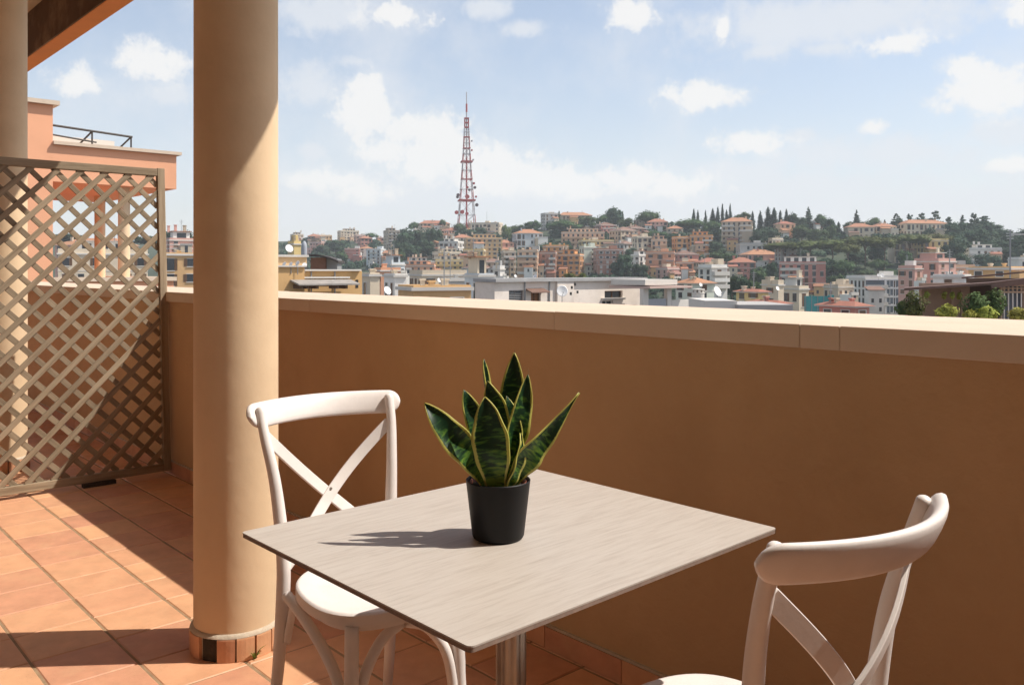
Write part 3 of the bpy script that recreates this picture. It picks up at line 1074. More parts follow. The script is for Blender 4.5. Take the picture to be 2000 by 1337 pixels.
def hip_roof(mb, x0, x1, y0, y1, z, h, gable=False):
    w, d = x1 - x0, y1 - y0
    if w >= d:
        i = 0.0 if gable else d / 2 * 0.92
        r0, r1 = (x0 + i, (y0 + y1) / 2, z + h), (x1 - i, (y0 + y1) / 2, z + h)
        V = [(x0, y0, z), (x1, y0, z), (x1, y1, z), (x0, y1, z), r0, r1]
        F = [(0, 1, 5, 4), (2, 3, 4, 5), (1, 2, 5), (3, 0, 4), (3, 2, 1, 0)]
    else:
        i = 0.0 if gable else w / 2 * 0.92
        r0, r1 = ((x0 + x1) / 2, y0 + i, z + h), ((x0 + x1) / 2, y1 - i, z + h)
        V = [(x0, y0, z), (x1, y0, z), (x1, y1, z), (x0, y1, z), r0, r1]
        F = [(1, 2, 5, 4), (3, 0, 4, 5), (0, 1, 4), (2, 3, 5), (3, 2, 1, 0)]
    mb.add(V, F)


def building(x0, x1, yt, yb, wall, roof, label, D=None, fl=None, rot=None, bal='', sh='b', cat=None, name=None, attic=False, dens=1.0, awn=False, depth=None, base=None):
    """a building whose front spans picture columns x0..x1, eaves at row yt, front foot at row yb"""
    xc = (x0 + x1) / 2
    r = BRNG
    if D is None:
        D = hill_depth(xc, yb)
    Wt = (x1 - x0) * D / FOC
    zt = EYE + (526.7 - yt) / FOC * D
    zb = EYE + (526.7 - yb) / FOC * D
    if rot is None:
        rot = r.uniform(14, 36) if r.random() < 0.72 else -r.uniform(8, 28)
    if D < 290 and rot < 20: rot = 20 + abs(rot)
    a = radians(rot)
    dp = depth if depth else max(6.0, min(Wt * 0.75, 13.0))
    dp = min(dp, Wt * 0.62 / max(0.12, abs(sin(a)))) if abs(sin(a)) > 0.05 else dp
    w = (Wt - dp * abs(sin(a))) / cos(a)
    h = zt - zb
    if fl is None:
        fl = max(1, round(h / 3.1))
    fh = h / fl
    drop = 16.0 if base is None else base
    c = at(xc, 0, D + (dp / 2) * cos(a) + abs(sin(a)) * w / 2)
    nm = name or ('apartment_building' if fl >= 4 else 'house')
    root = empty(nm, (c.x, c.y, zb), atan2(-FW.x, FW.y) + a, label, cat or ('apartment block' if fl >= 4 else 'house'))
    hx, hy = w / 2, dp / 2
    wm = wall_mat(wall)
    MB().box(-hx, hx, -hy, hy, -drop, h).build('wall', wm, root)
    # string courses and cornice
    tr = MB()
    if roof != 'H' and roof != 'G':
        tr.box(-hx - 0.25, hx + 0.25, -hy - 0.25, hy + 0.25, h + 0.002, h + 0.35)
    for k in range(1, fl):
        if r.random() < 0.35:
            MB().box(-hx - 0.06, hx + 0.06, -hy - 0.06, hy + 0.06, k * fh - 0.12, k * fh + 0.06).build('string_course', M_TRIM, root)
    if tr.v:
        tr.build('cornice', M_TRIM, root)
    # openings on the front and on both flanks
    near = D < 235
    panes = MB(); shut = MB(); sills = MB()
    def face(axis, half, along, flip):
        n = max(1, int(along * 2 / (2.9 / dens)))
        if along * 2 < 2.4:
            return
        sp = along * 2 / n
        off = [r.random() < 0.14 for _ in range(n)]
        tall = [r.random() < 0.4 for _ in range(n)]
        for f in range(fl):
            for i in range(n):
                if off[i] and r.random() < 0.7:
                    continue
                u = -along + sp * (i + 0.5)
                ww = min(1.25, sp * 0.5) * r.uniform(0.9, 1.1)
                z0 = f * fh + (0.15 if (tall[i] or bal) else fh * 0.32)
                z1 = f * fh + fh * 0.80
                state = r.random()
                def put(mb, u0, u1, za, zb_, out0, out1):
                    if axis == 'x':
                        lo, hi = (half + out0, half + out1) if half > 0 else (half - out1, half - out0)
                        mb.box(lo, hi, u0, u1, za, zb_)
                    else:
                        lo, hi = (half + out0, half + out1) if half > 0 else (half - out1, half - out0)
                        mb.box(u0, u1, lo, hi, za, zb_)
                if near and D < 150:
                    m1 = MB(); put(m1, u - ww / 2, u + ww / 2, z0, z1, -0.05, 0.03)
                    wv = m1.build('window', M_GLASS if state > 0.3 else SHUT[sh], root)
                    m2 = MB()
                    put(m2, u - ww / 2 - 0.1, u - ww / 2 + 0.02, z0 - 0.05, z1 + 0.1, 0.0, 0.10)
                    put(m2, u + ww / 2 - 0.02, u + ww / 2 + 0.1, z0 - 0.05, z1 + 0.1, 0.0, 0.10)
                    put(m2, u - ww / 2 + 0.021, u + ww / 2 - 0.021, z1 + 0.001, z1 + 0.1, 0.0, 0.10)
                    put(m2, u - ww / 2 + 0.021, u + ww / 2 - 0.021, z0 - 0.12, z0 - 0.001, 0.0, 0.14)
                    m2.build('window_frame', M_TRIM, wv)
                else:
                    put(panes if state > 0.32 else shut, u - ww / 2, u + ww / 2, z0, z1, -0.05, 0.03)
                    if state > 0.6 and sp > 2.2 and not bal:
                        sw = ww * 0.42
                        put(shut, u - ww / 2 - sw, u - ww / 2 - 0.02, z0, z1, 0.0, 0.06)
                        put(shut, u + ww / 2 + 0.02, u + ww / 2 + sw, z0, z1, 0.0, 0.06)
                    put(sills, u - ww / 2 - 0.12, u + ww / 2 + 0.12, z0 - 0.16, z0 - 0.02, 0.0, 0.14)
                    put(sills, u - ww / 2 - 0.12, u + ww / 2 + 0.12, z1 + 0.02, z1 + 0.14, 0.0, 0.08)
    face('y', -hy, hx, 1)
    face('x', hx if a < 0 else -hx, hy, 1)
    if panes.v: panes.build('window', M_GLASS, root, kind='stuff')
    if shut.v: shut.build('shutter', SHUT[sh], root, kind='stuff')
    if sills.v: sills.build('window_surround', M_TRIM, root, kind='stuff')
    # balconies
    if bal:
        for f in range(1 if fl > 2 else 0, fl):
            if bal == 'full':
                spans = [(-hx * 0.96, hx * 0.96)]
            elif bal == 'two':
                spans = [(-hx * 0.95, -hx * 0.18), (hx * 0.18, hx * 0.95)]
            elif bal == 'left':
                spans = [(-hx * 0.98, -hx * 0.1)]
            elif bal == 'right':
                spans = [(hx * 0.1, hx * 0.98)]
            else:
                spans = [(-hx * 0.4, hx * 0.4)]
            for s0, s1 in spans:
                b = MB(); z = f * fh
                b.box(s0, s1, -hy - 1.3, -hy - 0.001, z - 0.14, z)
                b.box(s0, s1, -hy - 1.3, -hy - 1.2, z + 0.001, z + 0.95)
                b.box(s0, s0 + 0.1, -hy - 1.199, -hy - 0.001, z + 0.001, z + 0.95)
                b.box(s1 - 0.1, s1, -hy - 1.199, -hy - 0.001, z + 0.001, z + 0.95)
                b.build('balcony', M_TRIM if r.random() < 0.6 else wm, root)
        if awn:
            for f in range(1, fl):
                if r.random() < 0.6:
                    u = r.uniform(-hx * 0.6, hx * 0.4)
                    b = MB(); z = f * fh + fh * 0.82
                    b.add([(u, -hy - 0.05, z), (u + 2.6, -hy - 0.05, z), (u + 2.6, -hy - 1.5, z - 0.7), (u, -hy - 1.5, z - 0.7), (u, -hy - 0.05, z - .05), (u + 2.6, -hy - 0.05, z - .05), (u + 2.6, -hy - 1.5, z - 0.75), (u, -hy - 1.5, z - 0.75)],
                          [(0, 1, 2, 3), (7, 6, 5, 4), (0, 3, 7, 4), (1, 5, 6, 2), (3, 2, 6, 7), (0, 4, 5, 1)])
                    b.build('awning', M_AWNO if r.random() < 0.5 else M_AWN, root)
    # roof
    if roof in 'HGD':
        e = 0.55
        rm = M_ROOFD if roof == 'D' else M_ROOF
        b = MB()
        hip_roof(b, -hx - e, hx + e, -hy - e, hy + e, h + 0.01, min(w, dp) * 0.22, roof == 'G')
        ro = b.build('roof', rm, root)
        MB().box(-hx - e * 0.8, hx + e * 0.8, -hy - e * 0.8, hy + e * 0.8, h - 0.16, h - 0.001).build('eaves', M_TRIM, root)
        top = h + min(w, dp) * 0.12
    else:
        b = MB()
        p = 0.22; ph = r.uniform(0.5, 1.0) if D > 150 else 0.2
        b.box(-hx, hx, -hy, -hy + p, h + 0.351, h + 0.35 + ph)
        b.box(-hx, hx, hy - p, hy, h + 0.351, h + 0.35 + ph)
        b.box(-hx, -hx + p, -hy + p, hy - p, h + 0.351, h + 0.35 + ph)
        b.box(hx - p, hx, -hy + p, hy - p, h + 0.351, h + 0.35 + ph)
        ro = b.build('roof_parapet', wm, root)
        top = h + 0.36
        if roof == 'T' or attic:
            ax0, ax1 = -hx * r.uniform(0.45, 0.8), hx * r.uniform(0.45, 0.8)
            b = MB().box(ax0, ax1, -hy * 0.45, hy * 0.8, h + 0.352, h + 2.9)
            at_ = b.build('attic', wall_mat(r.choice(('white', 'cream', wall, wall))), root)
            b = MB().box(ax0 - 0.5, ax1 + 0.5, -hy * 0.45 - 0.5, hy * 0.8 + 0.4, h + 2.901, h + 3.1)
            b.build('attic_roof', r.choice((M_FLAT, M_ROOF, M_TRIM)), root)
            q = MB(); n = max(1, int((ax1 - ax0) / 2.6)); sp = (ax1 - ax0) / n
            for i in range(n):
                u = ax0 + sp * (i + 0.5)
                q.box(u - sp * 0.28, u + sp * 0.28, -hy * 0.45 - 0.03, -hy * 0.45 + 0.02, h + 0.5, h + 2.5)
            q.build('window', M_GLASS, at_, kind='stuff')
            top = h + 3.1
        elif r.random() < 0.7 and D > 150:
            u = r.uniform(-hx * 0.5, hx * 0.4)
            MB().box(u, u + min(3.5, w * 0.35), -1.2, min(hy * 0.7, 2.0), h + 0.352, h + 2.7).build('stair_head', wall_mat(r.choice(('white', 'cream', 'grey', wall))), root)
            top = h + 0.36
    # lower annexes built against the block
    for _ in range(r.choice((1, 2, 2, 3)) if D > 235 else 0):
        aw = min(w * r.uniform(0.25, 0.5), 6.5); ah = h * r.uniform(0.3, 0.8); ad = r.uniform(2.0, 4.5)
        u = r.uniform(-hx - aw * 0.5, hx - aw * 0.5)
        an = MB().box(u, u + aw, -hy - ad, -hy - 0.002 if not bal else -hy - 1.31, -drop, ah).build('annex', wall_mat(r.choice((wall, wall, 'cream', 'white', 'tan', 'peach', 'ochre'))), root)
        t = MB()
        if r.random() < 0.45:
            y1 = -hy - 0.003 if not bal else -hy - 1.32
            t.add([(u - .3, -hy - ad - .3, ah + .003), (u + aw + .3, -hy - ad - .3, ah + .003), (u + aw + .3, y1, ah + 1.1), (u - .3, y1, ah + 1.1), (u - .3, -hy - ad - .3, ah + .2), (u + aw + .3, -hy - ad - .3, ah + .2), (u + aw + .3, y1, ah + 1.3), (u - .3, y1, ah + 1.3)],
                  [(0, 3, 2, 1), (4, 5, 6, 7), (0, 1, 5, 4), (1, 2, 6, 5), (2, 3, 7, 6), (3, 0, 4, 7)])
            t.build('annex_roof', r.choice((M_ROOF, M_ROOF, M_ROOFD)), an)
        else:
            t.box(u - .15, u + aw + .15, -hy - ad - .15, -hy - ad + 0.1, ah + .003, ah + r.uniform(0.5, 1.0))
            t.build('annex_parapet', r.choice((M_TRIM, M_FLAT)), an)
        q = MB()
        n_ = max(1, int(aw / 2.4))
        for f in range(max(1, int(ah / fh))):
            for i in range(n_):
                if r.random() < 0.75:
                    uu = u + aw * (i + 0.5) / n_
                    q.box(uu - 0.45, uu + 0.45, -hy - ad - 0.03, -hy - ad + 0.02, f * fh + 0.9, f * fh + 2.3)
        if q.v: q.build('window', M_GLASS, an, kind='stuff')
    # chimneys and aerials
    for _ in range(r.choice((1, 2, 2, 3))):
        u, v = r.uniform(-hx * 0.8, hx * 0.8), r.uniform(-hy * 0.5, hy * 0.6)
        b = MB(); s = r.uniform(0.35, 0.6); zz = r.uniform(1.0, 1.9)
        if D < 180: s, zz = s * 0.6, zz * 0.35
        b.box(u - s, u + s, v - s * 0.7, v + s * 0.7, top - 0.4 if roof not in 'HGD' else h + 0.1, top + zz)
        b.box(u - s - 0.1, u + s + 0.1, v - s * 0.7 - 0.1, v + s * 0.7 + 0.1, top + zz + 0.001, top + zz + 0.2)
        b.build('chimney', wall_mat(r.choice(('tan', 'cream', wall))), ro if roof in 'HGD' else root)
    if r.random() < 0.55:
        u, v = r.uniform(-hx * 0.8, hx * 0.8), r.uniform(-hy * 0.4, hy * 0.6)
        b = MB(); hh = r.uniform(2.5, 4.5)
        b.box(u - 0.05, u + 0.05, v - 0.05, v + 0.05, top - 0.3, top + hh)
        for k in range(3):
            b.box(u - 0.6 + k * 0.1, u + 0.6 - k * 0.1, v - 0.03, v + 0.03, top + hh - 0.4 - 0.35 * k, top + hh - 0.34 - 0.35 * k)
        b.build('aerial', M_METAL, root)
    return root


B = building
# --- far left strip, seen between trellis and column
B(318, 384, 470, 500, 'pink', 'T', 'pale pink block with roof terrace far behind the trellis, under a dark clump of trees', D=260, fl=4, rot=-12)
B(300, 400, 499, 560, 'ochre', 'F', 'ochre apartment block seen in the gap between trellis and large column', D=150, rot=-6, base=8)
B(100, 300, 497, 560, 'cream', 'T', 'cream city block glimpsed through the upper trellis lattice', D=180, rot=8, base=8)
B(120, 260, 478, 505, 'pink', 'H', 'pinkish houses with tiled roof glimpsed between the lattice slats', D=330, rot=-5, base=8)
# --- left part of the panorama
B(566, 594, 459, 473, 'tan', 'T', 'tan ridge block, leftmost on the skyline beside the column', fl=3)
B(599, 628, 461, 476, 'brown', 'H', 'long low brown house with terracotta roof on the left skyline')
B(617, 650, 461, 474, 'ochre', 'F', 'ochre flat roofed house on the left skyline right of the long brown house')
B(658, 702, 452, 472, 'cream', 'T', 'wide cream apartment block topping the left skyline', fl=4)
B(690, 722, 461, 474, 'pink', 'F', 'small pale pink block just right of the wide cream skyline block')
B(697, 728, 465, 488, 'rose', 'H', 'red walled villa below the left skyline')
B(734, 752, 465, 484, 'rose', 'D', 'small dark red house beside the wooded knoll')
B(748, 782, 452, 488, 'tan', 'T', 'tall tan block with loggias at the left edge of the wooded knoll', fl=6, bal='two')
B(560, 590, 478, 500, 'yellow', 'F', 'dull yellow block behind the ochre wing with satellite dishes', D=230)
B(606, 645, 474, 500, 'pink', 'F', 'pinkish block partly hidden by trees above the dark arched shed')
B(673, 704, 487, 520, 'rose', 'F', 'rosy round cornered block with a strip of pale windows', fl=6, rot=6)
B(703, 728, 485, 516, 'white', 'H', 'whitish block between the rosy block and the grey fronted one', fl=6, rot=-10)
B(717, 752, 488, 528, 'paleblue', 'F', 'pale blue grey block with a dark recessed front', fl=6, bal='mid')
B(748, 779, 494, 520, 'peach', 'G', 'peach gabled house left of the dark trees on the knoll', fl=4)
B(744, 792, 518, 540, 'paleblue', 'T', 'pale grey roof terrace block above the orange band of roofs', D=250)
B(728, 785, 530, 560, 'salmon', 'F', 'low salmon building with orange roof band', D=210, rot=5)
B(745, 797, 541, 600, 'white', 'F', 'white grey roof house with a brown door above the left satellite dish', D=130, rot=-4, sh='b')
B(700, 745, 540, 600, 'cream', 'F', 'narrow cream house squeezed right of the long ochre wing', D=120, rot=9)
# --- centre left, foot of the mast hill
B(815, 880, 436, 456, 'cream', 'H', 'cream hilltop house with flat red brown roof left of the mast', fl=3, rot=12)
B(802, 832, 456, 478, 'white', 'T', 'white terraces showing through the dark trees of the knoll', fl=3)
B(908, 926, 437, 452, 'tan', 'D', 'brown roofed house at the foot of the mast')
B(920, 983, 437, 466, 'cream', 'F', 'cream apartment block with overhanging flat roof right of the mast', fl=4, rot=-14)
B(860, 908, 450, 464, 'pink', 'H', 'low house with pale red roof directly under the mast')
B(850, 882, 460, 480, 'tan', 'G', 'tan gabled house below the left end of the red roof under the mast')
B(880, 925, 464, 486, 'cream', 'H', 'cream house with tiled roof under the mast')
B(905, 982, 466, 508, 'ochre', 'T', 'broad ochre block with brown upper terrace below the cream flat roofed block', fl=5, rot=10)
B(838, 870, 475, 500, 'tan', 'G', 'grey tan house with slanted roof beside the dark knoll trees')
B(858, 906, 474, 500, 'white', 'T', 'white house with thin red roof strips below the mast', fl=3)
B(965, 1004, 474, 500, 'pink', 'H', 'pink house with long tiled roof right of the broad ochre block')
B(843, 902, 495, 522, 'cream', 'T', 'yellowish cream house with roof garden left of the yellow arcaded block', fl=3)
B(905, 948, 490, 532, 'yellow', 'F', 'yellow block with two rows of small dark windows', fl=5, rot=-5, dens=1.3)
B(785, 850, 512, 534, 'grey', 'T', 'grey roof terraces strung below the knoll trees', fl=2)
B(848, 906, 510, 546, 'yellow', 'T', 'ochre yellow block with blue grey glazed balconies', fl=4, bal='full', rot=6)
B(778, 856, 520, 556, 'salmon', 'T', 'salmon orange block with red recessed balconies', fl=3, bal='two', rot=-6, awn=True)
B(900, 968, 524, 556, 'paleblue', 'D', 'slate grey roofed building behind the cream awning strip', fl=3)
B(940, 985, 512, 546, 'tan', 'D', 'tan house with dark roof left of the round balconied towers', fl=3)
B(962, 986, 527, 560, 'white', 'F', 'narrow white block just left of the first round balconied tower', D=240)
B(978, 1008, 493, 552, 'tan', 'F', 'tan tower with stacked curved balconies, left one of the pair', fl=6, bal='full', rot=14)
B(1010, 1054, 491, 556, 'peach', 'F', 'peach tower with stacked curved balconies, right one of the pair', fl=6, bal='full', rot=-8)
B(795, 915, 539, 590, 'cream', 'F', 'long cream roof deck with hedge and awning behind the grey canopy', D=170, rot=3)
B(855, 925, 549, 600, 'grey', 'F', 'grey flat roofed block with dark recess under its roof', D=140, rot=-3)
B(905, 966, 541, 600, 'paleblue', 'T', 'pale blue grey penthouse left of the weathered white rooftop block', D=125, rot=4)
B(770, 925, 568, 640, 'ochre', 'F', 'low ochre roof edge with small dark openings just above the parapet', D=85, rot=2, base=6)
# --- centre
B(1056, 1090, 418, 450, 'grey', 'F', 'grey angular block on the ridge right of the cream flat roofed block', fl=5, rot=18)
B(1085, 1156, 420, 440, 'tan', 'H', 'long tan villa with low red roof on the ridge behind pines', fl=2, rot=8)
B(1000, 1060, 455, 492, 'paleblue', 'H', 'pale blue grey villa with red hipped roof and white dormers', fl=3, rot=14)
B(1095, 1182, 455, 484, 'peach', 'T', 'wide peach block with long roof loggia below the ridge pine', fl=3, rot=-5, bal='full')
B(1130, 1198, 471, 496, 'yellow', 'F', 'pale yellow block under the wide peach one', fl=3, rot=6)
B(1060, 1110, 482, 520, 'orange', 'F', 'bright orange brown block below the oval pine', fl=4, rot=8)
B(1053, 1088, 495, 552, 'brick', 'F', 'brown brick block beside the right curved balcony tower', fl=5, bal='two', rot=-8)
B(1086, 1142, 499, 548, 'orange', 'T', 'orange block with a yellow flank and white roof parapet', fl=5, rot=-16)
B(1132, 1164, 484, 540, 'palegreen', 'F', 'pale green narrow block left of the brown brick block', fl=6, bal='right')
B(1160, 1216, 489, 545, 'brick', 'F', 'brown brick block with many small white shutters', fl=6, rot=7, sh='w')
B(1128, 1165, 437, 455, 'brown', 'D', 'dark roofed house below the long tan ridge villa')
B(1160, 1204, 440, 462, 'rose', 'D', 'old dark red roofed house below the ridge trees')
B(1190, 1245, 450, 480, 'tan', 'D', 'grey brown terraced house on the upper slope, centre', fl=3)
B(1198, 1240, 476, 500, 'grey', 'D', 'dim grey house in the shade of the slope trees')
B(1238, 1264, 430, 448, 'tan', 'D', 'tan house with old roof left under the round ridge pine')
B(1262, 1306, 433, 456, 'pink', 'H', 'pink house with red roof right under the round ridge pine', rot=-10)
B(1212, 1262, 446, 470, 'brick', 'D', 'low brick red house with wide roof below the round ridge pine')
B(1300, 1336, 446, 470, 'tan', 'H', 'low tan house under the wide dome shaped pine')
B(1236, 1274, 464, 504, 'cream', 'F', 'cream house with white roof band left of the salmon block', fl=4, rot=12)
B(1270, 1304, 470, 506, 'peach', 'T', 'peach house with arched loggia behind the salmon block', fl=4, bal='right')
B(1258, 1322, 495, 540, 'salmon', 'F', 'large plain salmon block in the middle of the slope', fl=4, rot=-12, dens=0.8)
B(1232, 1266, 500, 530, 'white', 'T', 'small white terraced house left of the plain salmon block', fl=3)
B(1314, 1350, 465, 505, 'orange', 'F', 'rounded deep orange block left of the orange stair tower', fl=4, rot=10)
B(1344, 1396, 462, 506, 'orange', 'T', 'bright orange building with white stair tower', fl=5, rot=-14, bal='right')
B(1310, 1362, 497, 522, 'rose', 'D', 'reddish roofed house below the orange buildings', fl=2)
B(1282, 1326, 526, 552, 'pink', 'F', 'low pink block with glazed roof terrace', fl=3, bal='full')
B(1320, 1354, 514, 548, 'salmon', 'F', 'small bright salmon cube with white coping and four windows', fl=3, rot=-5)
B(1358, 1412, 512, 534, 'tan', 'H', 'wide tan house with terracotta roof right of the small salmon cube', rot=8)
B(1366, 1418, 524, 575, 'white', 'F', 'white block with rounded roof terrace left of the pink villa', D=235, fl=4, bal='full', rot=-4)
B(1322, 1392, 553, 600, 'palegreen', 'H', 'pale green house with wavy red tiled roof behind the white cylinder chimney', D=170, fl=3, rot=6)
# --- right half
B(1406, 1474, 432, 490, 'tan', 'H', 'tall tan apartment tower with yellow centre strip and hipped roof', fl=6, bal='two', rot=-18)
B(1514, 1550, 437, 470, 'peach', 'H', 'peach building with orange red roof between cypresses and umbrella pines', fl=3, rot=10)
B(1578, 1608, 434, 452, 'white', 'F', 'small white house on the ridge right of the cypress rows', fl=2)
B(1440, 1496, 478, 505, 'grey', 'F', 'pale grey block with a row of dark square windows', fl=2, rot=-4)
B(1490, 1528, 468, 490, 'cream', 'F', 'cream stepped house behind the left end of the umbrella pines')
B(1448, 1518, 497, 520, 'pink', 'H', 'pink villa with long low roof above the red roofed villa', fl=2, rot=5)
B(1418, 1478, 512, 556, 'rose', 'H', 'rose red villa with terracotta roof and dark trees in front', fl=4, rot=-12)
B(1516, 1552, 485, 525, 'grey', 'F', 'grey concrete tower with balconies among the umbrella pines', fl=5, bal='right', rot=10)
B(1516, 1616, 515, 590, 'rose', 'F', 'big rose coloured apartment block with balconies on the right slope', fl=6, bal='left', rot=-16, attic=True, awn=True)
B(1444, 1494, 570, 620, 'yellow', 'H', 'low yellow house with pale eaves just above the parapet', D=150, fl=3, rot=5)
B(1492, 1526, 558, 600, 'cream', 'F', 'cream house beside the low yellow house', D=190, rot=-8)
B(1530, 1575, 566, 600, 'cream', 'T', 'cream terrace house in front of the big rose block', D=215, rot=8)
B(1468, 1530, 593, 640, 'rose', 'H', 'low dark red tiled roof peeping over the parapet, left one', D=110, rot=4, base=8)
B(1610, 1686, 598, 640, 'rose', 'H', 'low red tiled roof peeping over the parapet in front of the white modern block', D=110, rot=-6, base=8)
B(1612, 1664, 562, 590, 'tan', 'F', 'long tan wall like house with vertical slats left of the white modern block', D=270, rot=3, dens=1.6)
B(1650, 1704, 443, 468, 'cream', 'H', 'cream ridge villa with red roof under the single conifer', fl=2, rot=-8)
B(1700, 1745, 442, 462, 'cream', 'H', 'cream ridge villa with red roof left of the cedar group', fl=2, rot=6)
B(1752, 1848, 436, 462, 'cream', 'H', 'large cream villa with red gable roof below the cedars', fl=2, rot=10)
B(1738, 1790, 474, 514, 'cream', 'F', 'pale cream villa wing behind the tall umbrella pine', fl=3, rot=-6)
B(1786, 1844, 470, 520, 'yellow', 'F', 'pale yellow villa with tall windows behind the umbrella pine', fl=4, rot=8)
B(1790, 1862, 512, 575, 'pink', 'T', 'pale pink palazzo with arched dark windows and roof turrets', D=265, fl=4, rot=-8)
B(1760, 1796, 526, 580, 'pink', 'F', 'lower pale pink wing of the palazzo with tall balcony windows', D=260, fl=3, rot=5)
B(1884, 1952, 488, 530, 'white', 'T', 'white villa with pink balconies and red roof corner at far right', fl=4, rot=-14, bal='full')
B(1854, 1896, 524, 560, 'peach', 'F', 'plain peach block between the palazzo and the orange awnings', D=290, fl=2, rot=4)
B(1836, 1882, 543, 585, 'white', 'F', 'white rooftop cube with one wide dark window behind the brown canopy', D=120, fl=3, rot=-3, dens=0.6, base=8)
B(1900, 2020, 527, 570, 'ochre', 'F', 'ochre block with orange awnings behind the brown canopy', D=130, fl=3, rot=6, bal='full', awn=True, base=8)
B(1978, 2040, 508, 540, 'white', 'F', 'white block cut by the right picture edge', D=330, rot=-6)

# white modern block with framed glass front
def modern_block():
    D = 290
    root = B(1664, 1768, 545, 612, 'white', 'F', 'white modern block with blue grey glass bands at right', D=D, fl=4, rot=6, bal='left', dens=1.3)
    wall = [c for c in root.children if c.name.startswith('wall')][0]
    xs = [v.co.x for v in wall.data.vertices]; ys = [v.co.y for v in wall.data.vertices]; h = max(v.co.z for v in wall.data.vertices)
    x0, x1, y0 = min(xs), max(xs), min(ys)
    gl = mat('blue_glass', (0.10, 0.13, 0.16), rough=0.2, spec=0.6, var=0.3, nscale=0.6)
    wh = mat('bright_white', (0.80, 0.80, 0.80), rough=0.7)
    fh = h / 4; xm = x0 + (x1 - x0) * 0.42
    for f in range(4):
        MB().box(x0 + 0.2, xm - 0.3, y0 - 0.10, y0 - 0.001, f * fh + 0.5, f * fh + fh - 0.35).build('glass_band', gl, root)
        MB().box(x0 - 0.1, x1 + 0.1, y0 - 0.5, y0 - 0.101, f * fh + fh - 0.34, f * fh + fh).build('floor_slab', wh, root)
        for k in range(3):
            a = xm + (x1 - xm) * (k + 0.14) / 3; b_ = xm + (x1 - xm) * (k + 0.86) / 3
            p = MB().box(a, b_, y0 - 0.10, y0 - 0.001, f * fh + 0.35, f * fh + fh - 0.5).build('window', gl, root)
            fr = MB(); t = 0.14
            fr.box(a - t, a, y0 - 0.35, y0 - 0.001, f * fh + 0.2, f * fh + fh - 0.345); fr.box(b_, b_ + t, y0 - 0.35, y0 - 0.001, f * fh + 0.2, f * fh + fh - 0.345)
            fr.box((a + b_) / 2 - 0.06, (a + b_) / 2 + 0.06, y0 - 0.3, y0 - 0.101, f * fh + 0.35, f * fh + fh - 0.5)
            fr.build('window_frame', wh, p)
    MB().box(xm - 0.29, xm, y0 - 0.6, y0 - 0.001, 0, h).build('white_fin', wh, root)
    return root


modern_block()

# ------------------------------------------------------------------ trees
M_CROWN = {}
for key, c in (('lime', (0.33, 0.33, 0.06)), ('pine', (0.105, 0.125, 0.036)), ('bush', (0.10, 0.155, 0.05)), ('dark', (0.042, 0.078, 0.040)), ('leaf', (0.062, 0.105, 0.036)), ('cyp', (0.028, 0.052, 0.032)), ('light', (0.115, 0.140, 0.040))):
    M_CROWN[key] = mat('foliage_' + key, c, rough=0.75, var=0.25, nscale=3.5, rnd=0.16, huevar=0.02, trans=0.18, spec=0.2)
M_TRUNK = mat('bark', (0.16, 0.105, 0.075), rough=1, var=0.3, nscale=4)


